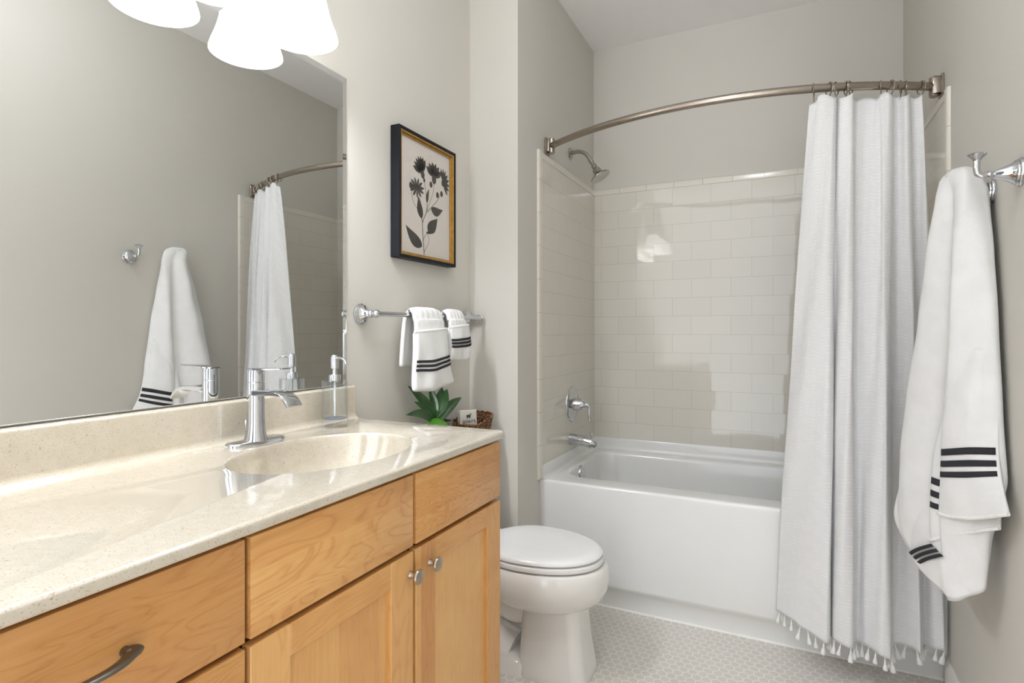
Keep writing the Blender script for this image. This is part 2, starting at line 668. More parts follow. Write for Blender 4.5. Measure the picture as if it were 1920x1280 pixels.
def catmull(P, n, closed=False):
    """n samples per segment through the control points P (tuples of any length)"""
    m_ = len(P)
    out = []
    segs = m_ if closed else m_ - 1
    for i in range(segs):
        p = [P[(i + k - 1) % m_] if closed else P[min(max(i + k - 1, 0), m_ - 1)] for k in range(4)]
        for s in range(n):
            t = s / n
            out.append(tuple(0.5 * (2 * b + (c - a) * t + (2 * a - 5 * b + 4 * c - d) * t * t + (3 * b - a - 3 * c + d) * t ** 3) for a, b, c, d in zip(*p)))
    if not closed:
        out.append(tuple(P[-1]))
    return out


def lerp(a, b, t):
    return a + (b - a) * t


def interp(keys, t):
    """keys: list of (t, tuple); smooth piecewise-linear"""
    if t <= keys[0][0]:
        return keys[0][1]
    for (t0, a), (t1, b) in zip(keys[:-1], keys[1:]):
        if t <= t1:
            f = (t - t0) / (t1 - t0)
            return tuple(lerp(x, y, f) for x, y in zip(a, b))
    return keys[-1][1]


def grid(bm, P, uvs=None, mi=0):
    V = [[bm.verts.new(p) for p in row] for row in P]
    lay = bm.loops.layers.uv.new('UVMap') if uvs else None
    for i in range(len(V) - 1):
        for j in range(len(V[0]) - 1):
            f = bm.faces.new((V[i][j], V[i][j + 1], V[i + 1][j + 1], V[i + 1][j]))
            f.material_index = mi
            if uvs:
                for lp, (a, c) in zip(f.loops, ((i, j), (i, j + 1), (i + 1, j + 1), (i + 1, j))):
                    lp[lay].uv = uvs[a][c]
    return V


def solid(o, th, offset=0.0):
    md = o.modifiers.new('thickness', 'SOLIDIFY')
    md.thickness = th
    md.offset = offset
    return o


def prism(bm, foot, z0, z1, mi=0):
    a = [(x, y, z0) for x, y in foot]
    c = [(x, y, z1) for x, y in foot]
    return loft(bm, [a, c], True, True, True, mi)


def extr(bm, prof, p0, p1, mi=0):
    """profile points are offsets (Vector) swept from p0 to p1"""
    p0, p1 = Vector(p0), Vector(p1)
    return loft(bm, [[p0 + Vector(q) for q in prof], [p1 + Vector(q) for q in prof]], True, True, True, mi)


# ------------------------------------------------------------------ the room
W = 1.7676          # right wall
YJ = 2.1562         # face of the jog in the left wall
XJ = 0.2303         # painted left end of the bath alcove
YF = 3.2194         # painted far wall
ZC = 2.9103
YN = -0.40          # the room is left open behind the camera to let world light in
YL = 0.02           # the left wall ends here, level with the vanity
bm = BM()
prism(bm, [(-0.12, YL), (-0.006, YL), (-0.006, YJ), (XJ, YJ), (XJ, YF), (-0.12, YF)], 0, ZC)
struct('wall_left', bm, M['wall'], smooth=False)
bm = BM()
box(bm, W, W + 0.12, YN, YF, 0, ZC)
struct('wall_right', bm, M['wall'], smooth=False)
bm = BM()
box(bm, -0.12, W + 0.12, YF, YF + 0.12, 0, ZC)
struct('wall_far', bm, M['wall'], smooth=False)
bm = BM()
box(bm, -0.12, W + 0.12, YN, YF + 0.12, -0.1, 0)
struct('floor', bm, M['hex'], smooth=False)
bm = BM()
box(bm, -0.12, W + 0.12, YN, YF + 0.12, ZC, ZC + 0.1)
struct('ceiling', bm, M['ceiling'], smooth=False)
# baseboard of the right wall
bm = BM()
prof = [(0, 0, 0), (-0.013, 0, 0), (-0.013, 0, 0.092), (-0.009, 0, 0.101), (-0.004, 0, 0.108), (0, 0, 0.108)]
extr(bm, prof, (W, YN, 0), (W, 2.385, 0))
struct('baseboard_right', bm, M['trimwhite'], angle=25)
bm = BM()
prof = [(0, 0, 0), (0.013, 0, 0), (0.013, 0, 0.092), (0.004, 0, 0.108), (0, 0, 0.108)]
extr(bm, prof, (-0.006, 1.42, 0), (-0.006, YJ, 0))
struct('baseboard_left', bm, M['trimwhite'], angle=25)

# ---- tiled surround
XT0, XT1, YT = 0.2373, W - 0.008, 3.2124
ZT0, ZT1 = 0.600, 2.046
YE = 2.402
bm = BM()
box(bm, XJ, XT0, YE, YF, ZT0, ZT1)
struct('wall_tile_left', bm, M['tile_end'], smooth=False)
bm = BM()
box(bm, XT1, W, YE, YF, ZT0, ZT1)
struct('wall_tile_right', bm, M['tile_end'], smooth=False)
bm = BM()
box(bm, XT0, XT1, YT, YF, ZT0, ZT1)
struct('wall_tile_far', bm, M['tile_far'], smooth=False)


def bull(name, p0, p1, out, side, width, thick, step):
    """bullnose cap pieces laid end to end between p0 and p1; out = away from the wall, side = to the rounded side"""
    bm = BM()
    p0, p1, out, side = Vector(p0), Vector(p1), Vector(out), Vector(side)
    L = (p1 - p0).length
    d = (p1 - p0).normalized()
    prof = [Vector((0, 0, 0)), out * thick]
    for k in range(7):
        a = k / 6 * math.pi / 2
        prof.append(side * (width - 0.012 + 0.012 * math.sin(a)) + out * (thick - 0.010 + 0.010 * math.cos(a)))
    prof.append(side * width)
    s = 0.0
    while s < L - 1e-4:
        e = min(L, s + step)
        extr(bm, prof, p0 + d * (s + 0.0006), p0 + d * (e - 0.0006))
        s = e
    return struct(name, bm, M['tiletrim'], angle=30)


bull('trim_1', (XJ, YE, 0.56), (XJ, YE, ZT1 + 0.036), (1, 0, 0), (0, -1, 0), 0.038, 0.011, 0.154)
bull('trim_2', (W, YE, 0.56), (W, YE, ZT1 + 0.036), (-1, 0, 0), (0, -1, 0), 0.038, 0.011, 0.154)
bull('trim_3', (XJ, YE, ZT1), (XJ, YT, ZT1), (1, 0, 0), (0, 0, 1), 0.036, 0.011, 0.154)
bull('trim_4', (W, YE, ZT1), (W, YT, ZT1), (-1, 0, 0), (0, 0, 1), 0.036, 0.011, 0.154)
bull('trim_5', (XT0, YF, ZT1), (XT1, YF, ZT1), (0, -1, 0), (0, 0, 1), 0.036, 0.011, 0.154)

# ------------------------------------------------------------------ bathtub
TX0, TX1, TY0, TY1, TZ = XJ + 0.0005, W - 0.0005, 2.3986, YF - 0.0005, 0.555
tub = thing('bathtub', 'white alcove bathtub with a plain apron behind the curtain', 'bathtub', (1.0, 2.8, 0))


def rrect(x0, x1, y0, y1, rad, n=10):
    """rounded rectangle outline, rad = radii for corners (x1y1, x0y1, x0y0, x1y0)"""
    out = []
    cs = [(x1, y1, 0), (x0, y1, 90), (x0, y0, 180), (x1, y0, 270)]
    for (cx, cy, a0), r in zip(cs, rad):
        sx_ = 1 if cx == x1 else -1
        sy_ = 1 if cy == y1 else -1
        for k in range(n + 1):
            a = R(a0 + 90 * k / n)
            out.append((cx - sx_ * r + r * math.cos(a), cy - sy_ * r + r * math.sin(a)))
    return out


bm = BM()
FL = 0.031   # foot of the tile flange cove
# deck with opening
op = rrect(0.290, 1.700, 2.505, 3.142, (0.10, 0.09, 0.13, 0.13), 12)
outer = [(TX0 + FL, TY0 + 0.012), (TX1 - FL, TY0 + 0.012), (TX1 - FL, TY1 - FL), (TX0 + FL, TY1 - FL)]
ov = [bm.verts.new((x, y, TZ)) for x, y in outer]
iv = [bm.verts.new((x, y, TZ)) for x, y in op]
es = []
for L in (ov, iv):
    for i in range(len(L)):
        es.append(bm.edges.new((L[i], L[(i + 1) % len(L)])))
bmesh.ops.triangle_fill(bm, use_beauty=True, edges=es)
# basin: rings going in and down
cx, cy = 0.99, 2.8235
rings = []
for off, z in ((0.004, TZ - 0.0008), (0.010, TZ - 0.004), (0.014, TZ - 0.010), (0.017, TZ - 0.022), (0.030, TZ - 0.12), (0.050, TZ - 0.26), (0.075, TZ - 0.36), (0.115, TZ - 0.41), (0.17, TZ - 0.43)):
    rr_ = []
    rad = [max(0.05, q - off * 0.3) for q in (0.10, 0.09, 0.13, 0.13)]
    rr_ = rrect(0.290 + off, 1.700 - off * (1 + 2.2 * (TZ - z)), 2.505 + off * 0.9, 3.142 - off * 0.9, rad, 12)
    rings.append([bm.verts.new((x, y, z)) for x, y in rr_])
prev = iv
for rg in rings:
    for i in range(len(rg)):
        j = (i + 1) % len(rg)
        bm.faces.new((prev[i], prev[j], rg[j], rg[i]))
    prev = rg
bm.faces.new(prev)
# front lip + apron
pro = []
for k in range(7):
    a = k / 6 * math.pi / 2
    pro.append((TY0 + 0.012 - 0.012 * math.sin(a), TZ - 0.012 + 0.012 * math.cos(a)))
pro += [(TY0 - 0.0, 0.535), (TY0 + 0.004, 0.36), (TY0 + 0.006, 0.125), (TY0 + 0.010, 0.112), (TY0 + 0.040, 0.088), (TY0 + 0.046, 0.078), (TY0 + 0.056, 0.0)]
grid(bm, [[(TX0, y, z) for y, z in pro], [(TX1, y, z) for y, z in pro]])
# end closing strips at the deck, flange on three sides
cov = [(0, 0.064), (0.013, 0.064), (0.015, 0.060), (0.016, 0.025)]
for k in range(6):
    a = k / 5 * math.pi / 2
    cov.append((0.016 + 0.015 * (1 - math.cos(a)), 0.015 - 0.015 * math.sin(a) + 0.0))
cov = [(0, 0.0)] + cov
loft(bm, [[(TX0 + q, y, TZ + h) for q, h in cov] for y in (TY0 + 0.006, TY1)])
loft(bm, [[(TX1 - q, y, TZ + h) for q, h in cov] for y in (TY0 + 0.006, TY1)])
loft(bm, [[(x, TY1 - q, TZ + h) for q, h in cov] for x in (TX0, TX1)])
obj('shell', bm, M['enamel'], tub, angle=50)
bm = BM()
lathe(bm, [(0.041, 0), (0.041, 0.006), (0.038, 0.013), (0.030, 0.016), (0.0, 0.016)], (0.304, 2.762, 0.508), (1, 0, 0.12), 40)
ofp = obj('overflow_plate', bm, M['chrome'], tub)
ofp['label'] = 'round chrome overflow plate'
bm = BM()
lathe(bm, [(0.03, 0), (0.03, 0.004), (0.02, 0.006), (0, 0.004)], (0.62, 2.82, TZ - 0.43), (0, 0, 1), 24)
obj('drain', bm, M['chrome'], tub)
# caulk bead at the floor
bm = BM()
tube(bm, [(TX0, TY0 + 0.055, 0.002), (TX1, TY0 + 0.055, 0.002)], 0.006, 10)
struct('trim_6', bm, M['caulk'])

# ------------------------------------------------------------------ shower fittings
sh = thing('wall_shower', 'nickel shower head on a bent arm above the tiled end wall', 'shower', (XJ, 2.812, 2.187))
bm = BM()
lathe(bm, [(0.031, 0), (0.031, 0.003), (0.027, 0.008), (0.014, 0.012), (0.0, 0.012)], (XJ, 2.812, 2.187), (1, 0, 0), 36)
obj('flange', bm, M['satin_dark'], sh)
bm = BM()
arm = catmull([(XJ + 0.004, 2.812, 2.187), (0.275, 2.812, 2.191), (0.312, 2.812, 2.177), (0.338, 2.812, 2.145), (0.349, 2.812, 2.125)], 8)
tube(bm, arm, 0.0105, 16)
lathe(bm, [(0.0125, 0), (0.0125, 0.022), (0.009, 0.026), (0.009, 0.034)], (0.340, 2.812, 2.141), (0.52, 0, -0.85), 20)
obj('arm', bm, M['satin_dark'], sh)
bm = BM()
lathe(bm, [(0.0, -0.002), (0.010, 0), (0.0145, 0.006), (0.0145, 0.018), (0.012, 0.021), (0.014, 0.024), (0.020, 0.032), (0.0225, 0.042), (0.0225, 0.05), (0.026, 0.058), (0.036, 0.068), (0.051, 0.076), (0.054, 0.079), (0.052, 0.083), (0.046, 0.083), (0.0, 0.079)],
      (0.356, 2.812, 2.114), (0.50, 0, -0.86), 40)
obj('head', bm, M['satin_dark'], sh)

vt = thing('tub_valve', 'round chrome bath valve with drooping lever above the tub spout', 'faucet', (XT0, 2.82, 0.856))
bm = BM()
lathe(bm, [(0.094, 0), (0.094, 0.004), (0.090, 0.010), (0.082, 0.013), (0.079, 0.011), (0.066, 0.012), (0.045, 0.018), (0.0, 0.018)], (XT0 - 0.002, 2.82, 0.856), (1, 0, 0), 56)
obj('escutcheon', bm, M['chrome'], vt)
bm = BM()
lathe(bm, [(0.033, 0.010), (0.033, 0.03), (0.031, 0.034), (0.030, 0.05), (0.026, 0.062), (0.018, 0.074), (0.013, 0.080), (0.012, 0.088), (0.008, 0.094), (0, 0.096)], (XT0, 2.82, 0.856), (1, 0, 0), 32)
obj('hub', bm, M['chrome'], vt)
bm = BM()
tube(bm, catmull([(XT0 + 0.082, 2.82, 0.856), (XT0 + 0.094, 2.818, 0.848), (XT0 + 0.097, 2.815, 0.825), (XT0 + 0.098, 2.812, 0.80), (XT0 + 0.100, 2.811, 0.784), (XT0 + 0.103, 2.81, 0.774)], 6),
     [0.008] * 6 + [0.0065] * 10 + [0.0075] * 8 + [0.0095] * 5 + [0.006] * 2, 14)
obj('lever', bm, M['chrome'], vt)

sp = thing('tub_spout', 'chrome tub spout with a small pull knob below the bath valve', 'faucet', (XT0, 2.795, 0.674))
bm = BM()
pts = [(XT0 - 0.002, 2.795, 0.674), (XT0 + 0.012, 2.795, 0.674), (XT0 + 0.05, 2.795, 0.672), (XT0 + 0.09, 2.795, 0.668), (XT0 + 0.115, 2.795, 0.662), (XT0 + 0.130, 2.795, 0.655), (XT0 + 0.138, 2.795, 0.645)]
tube(bm, pts, [0.031, 0.030, 0.029, 0.0275, 0.026, 0.022, 0.012], 28)
lathe(bm, [(0.017, 0), (0.017, 0.014), (0.014, 0.016), (0, 0.014)], (XT0 + 0.117, 2.795, 0.652), (0.1, 0, -1), 20)
obj('body', bm, M['chrome'], sp)
bm = BM()
lathe(bm, [(0.004, 0), (0.004, 0.018), (0.0075, 0.022), (0.0085, 0.028), (0.006, 0.033), (0, 0.034)], (XT0 + 0.118, 2.795, 0.680), (0, 0, 1), 16)
obj('diverter_knob', bm, M['chrome'], sp)

# ------------------------------------------------------------------ curved curtain rod, rings, curtain
ZR = 2.1260
RR, SAG = 1.370, 0.235
RYM = 2.258        # y of the middle of the bow


def rod_y(x):
    dx = x - 1.0024
    return RYM + RR - math.sqrt(RR * RR - dx * dx)


rod = thing('curtain_rod', 'curved brushed nickel shower curtain rod across the bath alcove', 'curtain rod', (1.0, RYM, ZR))
bm = BM()
xs = [XJ + 0.03 + (W - XJ - 0.06) * i / 60 for i in range(61)]
tube(bm, [(x, rod_y(x), ZR) for x in xs], 0.0148, 20)
obj('rail', bm, M['nickel'], rod)
for side, xw in ((1, XJ), (-1, W)):
    bm = BM()
    yc = rod_y(xw + side * 0.02)
    box(bm, min(xw, xw + side * 0.008), max(xw, xw + side * 0.008), yc - 0.030, yc + 0.030, ZR - 0.038, ZR + 0.038, 0.006, 3)
    for s2 in (-1, 1):
        ys = sorted((yc + s2 * 0.024, yc + s2 * 0.0175))
        box(bm, min(xw, xw + side * 0.034), max(xw, xw + side * 0.022), ys[0], ys[1], ZR - 0.03, ZR + 0.03, 0.005, 2)
    mp = obj('mounting_bracket', bm, M['nickel'], rod)
    bm = BM()
    lathe(bm, [(0.0, -0.037), (0.013, -0.036), (0.017, -0.032), (0.017, 0.032), (0.013, 0.036), (0, 0.037)], (xw + side * 0.024, yc, ZR), (0, 0, 1), 24)
    obj('pivot', bm, M['nickel'], mp)
    bm = BM()
    lathe(bm, [(0.004, 0), (0.004, 0.010), (0, 0.011)], (xw + side * 0.06, rod_y(xw + side * 0.06) - 0.013, ZR - 0.008), (0, -0.5, -0.85), 10)
    obj('set_screw', bm, M['satin_dark'], mp)

# curtain: plan polylines of the folds at the head and at the hem
head = [(1.338, 0.000), (1.362, -0.012), (1.390, -0.024), (1.412, -0.026), (1.424, -0.006), (1.428, 0.014), (1.440, -0.008), (1.462, -0.028), (1.476, -0.020), (1.482, 0.006), (1.494, 0.026), (1.520, 0.030),
        (1.546, 0.016), (1.560, 0.004), (1.566, -0.012), (1.588, -0.028), (1.602, -0.024), (1.608, 0.008), (1.622, 0.012), (1.640, -0.020), (1.655, -0.022), (1.662, 0.008), (1.676, 0.006), (1.694, -0.020), (1.702, -0.004)]
hem = [(1.226, 2.388), (1.275, 2.335), (1.325, 2.290), (1.375, 2.252), (1.398, 2.256), (1.405, 2.316), (1.415, 2.262), (1.440, 2.232), (1.468, 2.240), (1.478, 2.290), (1.495, 2.305), (1.512, 2.270),
       (1.535, 2.236), (1.556, 2.218), (1.574, 2.222), (1.586, 2.272), (1.596, 2.322), (1.622, 2.336), (1.650, 2.318), (1.672, 2.306), (1.684, 2.350), (1.700, 2.378), (1.722, 2.352), (1.744, 2.342), (1.752, 2.372)]
NS, NTT = 9, 150
hp = catmull(head, NS)
bp = catmull(hem, NS)
arc = [0.0]
for a, c in zip(bp[:-1], bp[1:]):
    arc.append(arc[-1] + math.hypot(c[0] - a[0], c[1] - a[1]) * 1.35)
ZTOP, ZBOT = 2.094, 0.150


def curtain_pt(j, t):
    hx, hd = hp[j]
    hy = rod_y(hx) + hd
    bx2, by2 = bp[j]
    f = t ** 0.85
    # the folds open out quickly just under the rings, then run straight
    x = lerp(hx, bx2, f)
    y = lerp(hy, by2, f)
    wob = 0.006 * math.sin(5.1 * t + j * 0.11) * math.sin(math.pi * min(1, t * 1.1)) + 0.003 * math.sin(14 * t + j * 0.31)
    x += wob * 0.5
    y += wob
    zt = ZTOP - 0.014 * (0.5 + 0.5 * math.cos(j * 2 * math.pi / (NS * 3.2))) - (0.012 if j < 10 else 0)
    zb = ZBOT + 0.006 * math.sin(j * 0.13) + (0.012 if j < 14 else 0)
    return Vector((x, y, lerp(zt, zb, t)))


cur = thing('shower_curtain', 'white tufted shower curtain with a tasselled hem gathered at the right', 'curtain', (1.5, 2.33, ZTOP))
bm = BM()
P, UVS = [], []
for i in range(NTT + 1):
    t_ = i / NTT
    P.append([curtain_pt(j, t_) for j in range(len(hp))])
    UVS.append([(arc[j], t_ * 1.95) for j in range(len(hp))])
grid(bm, P, UVS)
cl = obj('cloth', bm, M['curtain'], cur, angle=180, recalc=False)
solid(cl, 0.0022)
# tassels along the hem
L = 0.0
tot = arc[-1]
nt_ = 30
for k in range(nt_):
    a = tot * (k + 0.35) / nt_
    j = next(i for i in range(len(arc)) if arc[i] >= a)
    p = curtain_pt(j, 1.0)
    bm = BM()
    r = random.uniform(0.9, 1.15)
    tilt = Vector((random.uniform(-0.25, 0.25), random.uniform(-0.25, 0.1), -1))
    lathe(bm, [(0.0016, -0.003), (0.0016, 0.010), (0.0036, 0.012), (0.0036, 0.016), (0.003, 0.018), (0.006 * r, 0.027), (0.0085 * r, 0.040 * r), (0.007 * r, 0.043 * r), (0, 0.041 * r)], p, tilt, 9)
    obj('tassel', bm, M['tassel'], cur, angle=60)

# rings on the rod
ring_x = [(1.352, 'curtain ring at the free left end of the bunched shower curtain'),
          (1.402, 'curtain ring second from the free left end of the curtain'),
          (1.424, 'curtain ring third from the left, leaning across the rod'),
          (1.456, 'curtain ring between the leftmost two curtain folds and the gap'),
          (1.470, 'curtain ring just left of the wide gap in the curtain head'),
          (1.568, 'curtain ring with hanging hook loop right of the wide gap'),
          (1.600, 'curtain ring over the narrow fold right of the gap'),
          (1.632, 'curtain ring third from the right wall end of the rod'),
          (1.650, 'curtain ring second from the right wall end of the rod'),
          (1.700, 'curtain ring nearest the right wall bracket')]
for k, (x, lab) in enumerate(ring_x):
    yc = rod_y(x)
    rt = thing('curtain_ring', lab, 'curtain ring', (x, yc, ZR), 'curtain rings on the rod')
    bm = BM()
    lean = (0.10, -0.55, 0.45, -0.25, 0.5, 0.15, -0.5, 0.35, 0.1, -0.5)[k]
    pts = []
    for q in range(29):
        a = R(-60 + 300 * q / 28)
        pts.append((x + lean * 0.018 * math.cos(a), yc + 0.0212 * math.cos(a), ZR - 0.005 + 0.0225 * math.sin(a)))
    pts.append((x, yc - 0.004, ZR - 0.036))
    pts.append((x, yc + 0.002, ZR - 0.050))
    tube(bm, pts, 0.0021, 8)
    obj('ring', bm, M['nickel'], rt)
    bm = BM()
    lathe(bm, [(0.0, -0.004), (0.0035, -0.002), (0.0035, 0.002), (0, 0.004)], (x, yc + 0.002, ZR - 0.052), (0, 0, 1), 10)
    obj('hook_tip', bm, M['nickel'], rt)

# ------------------------------------------------------------------ vanity
ZCT, XCF, YCE, YC0 = 0.9682, 0.5629, 1.3792, 0.08
CT = 0.0190
XD = 0.548          # face of the doors
ZB = 0.10

# worktop with integral oval basin and backsplash
top = thing('vanity_worktop', 'long cream speckled vanity worktop with backsplash and integral oval basin', 'worktop', (0.28, 0.73, ZCT - CT))
bm = BM()
SX, SY, SA, SB = 0.302, 0.9649, 0.1722, 0.2327
re = 0.007
xb = 0.0667 - 0.022      # where the cove of the backsplash meets the deck
out = [(xb, YC0 + re), (XCF - re - 0.006, YC0 + re), (XCF - re, YC0 + re + 0.006), (XCF - re, YCE - re - 0.012), (XCF - re - 0.004, YCE - re - 0.004), (XCF - re - 0.012, YCE - re), (xb, YCE - re)]
ov = [bm.verts.new((x, y, ZCT)) for x, y in out]
NE = 96
ell = lambda s, z: [bm.verts.new((SX + SA * s * math.cos(2 * math.pi * k / NE), SY + SB * s * math.sin(2 * math.pi * k / NE), z)) for k in range(NE)]
iv = ell(1.0, ZCT)
es = []
for L in (ov, iv):
    for i in range(len(L)):
        es.append(bm.edges.new((L[i], L[(i + 1) % len(L)])))
bmesh.ops.triangle_fill(bm, use_beauty=True, edges=es)
prev = iv
for s, dz in ((0.992, 0.0012), (0.982, 0.0045), (0.970, 0.012), (0.950, 0.030), (0.90, 0.065), (0.80, 0.098), (0.65, 0.120), (0.45, 0.132), (0.2, 0.138), (0.10, 0.139)):
    rg = ell(s, ZCT - dz)
    for i in range(NE):
        j = (i + 1) % NE
        bm.faces.new((prev[i], prev[j], rg[j], rg[i]))
    prev = rg
bm.faces.new(prev)
# rounded nose round front and two ends, then underside
Lr = None
lst = []
for k in range(6):
    a = k / 5 * math.pi / 2
    lst.append((re * math.sin(a), -re * (1 - math.cos(a))))
lst += [(re, -CT + 0.003), (re - 0.003, -CT), (re - 0.06, -CT)]
idx = list(range(len(out)))


def outward(i):
    x, y = out[i]
    if i in (0,):
        return Vector((0, -1, 0))
    if i == 1:
        return Vector((0.25, -1, 0))
    if i == 2:
        return Vector((1, -0.25, 0))
    if i == 3:
        return Vector((1, 0.15, 0))
    if i == 4:
        return Vector((0.72, 0.72, 0))
    if i == 5:
        return Vector((0.15, 1, 0))
    return Vector((0, 1, 0))


prev = ov
for dr, dz in lst[1:]:
    rg = []
    for i, (x, y) in enumerate(out):
        o_ = outward(i) * dr
        rg.append(bm.verts.new((x + o_.x, y + o_.y, ZCT + dz)))
    for i in range(len(out) - 1):
        bm.faces.new((prev[i], prev[i + 1], rg[i + 1], rg[i]))
    prev = rg
# backsplash with cove, swept along y
bp_ = [(xb, ZCT)]
for k in range(1, 8):
    a = k / 7 * math.pi / 2
    bp_.append((xb - 0.018 * math.sin(a), ZCT + 0.018 * (1 - math.cos(a))))
bp_ += [(xb - 0.018, 1.0635)]
for k in range(1, 5):
    a = k / 4 * math.pi / 2
    bp_.append((xb - 0.018 - 0.006 * (1 - math.cos(a)), 1.0635 + 0.0065 * math.sin(a)))
bp_ += [(-0.003, 1.070), (-0.003, ZCT - CT), (xb, ZCT - CT)]
loft(bm, [[(x, YC0 + 0.0, z) for x, z in bp_], [(x, YCE - 0.004, z) for x, z in bp_], [(x - 0.0 if x < 0.02 else x - 0.003, YCE, z - (0.003 if z > 1.06 else 0)) for x, z in bp_]], True, True, True)
obj('deck', bm, M['counter'], top, angle=35)
bm = BM()
lathe(bm, [(0.022, 0), (0.022, 0.003), (0.015, 0.005), (0, 0.003)], (SX, SY, ZCT - 0.139), (0, 0, 1), 24)
obj('drain', bm, M['chrome'], top)


def knob(parent, y, z):
    bm = BM()
    lathe(bm, [(0.0075, 0), (0.0075, 0.002), (0.0052, 0.005), (0.0050, 0.013), (0.009, 0.017), (0.0148, 0.020), (0.0158, 0.0225), (0.0145, 0.0255), (0.008, 0.0272), (0, 0.0277)], (XD, y, z), (1, 0, 0), 28)
    o = obj('knob', bm, M['satin'], parent)
    o['label'] = 'round satin nickel knob'
    return o


def door(cab, y0, y1, z0, z1, knob_y):
    st, rl = 0.075, 0.052
    bm = BM()
    xb_, xf = XD - 0.020, XD
    box(bm, xb_, xf, y0, y0 + st, z0, z1, 0.0012, 1, 0)
    box(bm, xb_, xf, y1 - st, y1, z0, z1, 0.0012, 1, 0)
    box(bm, xb_, xf, y0 + st, y1 - st, z1 - rl, z1, 0.0012, 1, 1)
    box(bm, xb_, xf, y0 + st, y1 - st, z0, z0 + rl + 0.02, 0.0012, 1, 1)
    d_ = obj('door', bm, [M['maple_stile'], M['maple_rail']], cab, angle=30)
    bm = BM()
    box(bm, XD - 0.016, XD - 0.009, y0 + st - 0.004, y1 - st + 0.004, z0 + rl + 0.016, z1 - rl + 0.004)
    obj('panel', bm, M['maple_panel'], d_, smooth=False)
    knob(d_, knob_y, z1 - 0.046)
    return d_


def dfront(cab, name, y0, y1, z0, z1, mat):
    bm = BM()
    box(bm, XD - 0.020, XD, y0, y1, z0, z1, 0.0015, 2)
    return obj(name, bm, mat, cab, angle=30)


def carcass(cab, y0, y1, end0, end1):
    """box body with an open toe kick, face frame behind the fronts"""
    bm = BM()
    xf = XD - 0.0245
    t_ = 0.018
    box(bm, -0.002, xf - 0.02, y0, y0 + t_, 0.0, ZCT - CT - 0.001, 0, 1, 1 if end0 else 0)
    box(bm, -0.002, xf - 0.02, y1 - t_, y1, 0.0, ZCT - CT - 0.001, 0, 1, 1 if end1 else 0)
    box(bm, -0.002, xf - 0.02, y0 + t_, y1 - t_, ZB, ZB + t_, 0, 1, 0)
    box(bm, -0.002, 0.006, y0 + t_, y1 - t_, ZB + t_, ZCT - CT - 0.001, 0, 1, 0)
    box(bm, xf - 0.08, xf - 0.065, y0 + t_, y1 - t_, 0.0, ZB, 0, 1, 0)
    # face frame
    box(bm, xf - 0.02, xf, y0, y0 + 0.035, ZB, ZCT - CT - 0.001, 0, 1, 1 if end0 else 0)
    box(bm, xf - 0.02, xf, y1 - 0.035, y1, ZB, ZCT - CT - 0.001, 0, 1, 1 if end1 else 0)
    box(bm, xf - 0.02, xf, y0 + 0.035, y1 - 0.035, ZCT - CT - 0.045, ZCT - CT - 0.001, 0, 1, 0)
    box(bm, xf - 0.02, xf, y0 + 0.035, y1 - 0.035, ZB, ZB + 0.035, 0, 1, 0)
    box(bm, xf - 0.02, xf, y0 + 0.035, y1 - 0.035, 0.76, 0.80, 0, 1, 0)
    return obj('carcass', bm, [M['maple_gap_shade'], M['maple_end']], cab, smooth=False)


sb = thing('sink_cabinet', 'maple sink cabinet with two knobbed doors under the oval basin', 'cabinet', (0.27, 0.96, 0))
carcass(sb, 0.5522, 1.3685, False, True)
bm = BM()
box(bm, XD - 0.0445, XD - 0.0245, 0.94, 0.99, ZB, ZCT - CT - 0.001)
obj('centre_stile', bm, M['maple_gap_shade'], sb, smooth=False)
a = dfront(sb, 'drawer_front', 0.5568, 0.9611, 0.7885, 0.9395, M['maple_b'])
a['label'] = 'plain false drawer front left of the centre gap'
a = dfront(sb, 'drawer_front', 0.9707, 1.3670, 0.7885, 0.9395, M['maple_c'])
a['label'] = 'swirl-grained false drawer front at the right end'
door(sb, 0.5568, 0.9611, ZB + 0.01, 0.7775, 0.9495)
door(sb, 0.9707, 1.3670, ZB + 0.01, 0.7775, 1.0215)

db = thing('drawer_cabinet', 'maple drawer cabinet with arched pulls at the left of the sink cabinet', 'cabinet', (0.27, 0.32, 0))
carcass(db, 0.09, 0.5512, True, False)


def drawer(z0, z1, mat):
    f = dfront(db, 'drawer', 0.0975, 0.5476, z0, z1, mat)
    bm = BM()
    zc = (z0 + z1) / 2 - 0.002
    pts = []
    yc = 0.3225
    for k in range(25):
        s = -1 + 2 * k / 24
        pts.append((XD + 0.030 - 0.024 * abs(s) ** 3.0, yc + 0.066 * s, zc - 0.0))
    rad = [0.0062 - 0.0016 * (1 - abs(-1 + 2 * k / 24)) for k in range(25)]
    rad = [r_ * (1.25 if k in (0, 1, 23, 24) else 1) for k, r_ in enumerate(rad)]
    tube(bm, pts, rad, 14, flat=(1.35, 0.75))
    for s in (-1, 1):
        lathe(bm, [(0.0062, -0.001), (0.0055, 0.006), (0.006, 0.012), (0.004, 0.014)], (XD, yc + 0.058 * s, zc), (1, 0, 0), 16)
    h_ = obj('pull', bm, M['pewter'], f, angle=60)
    h_['label'] = 'arched pewter drawer pull'
    return f


drawer(0.7885, 0.9395, M['maple_a'])
drawer(0.5600, 0.7790, M['maple_b'])
drawer(0.3360, 0.5505, M['maple_a'])
drawer(0.1100, 0.3265, M['maple_b'])

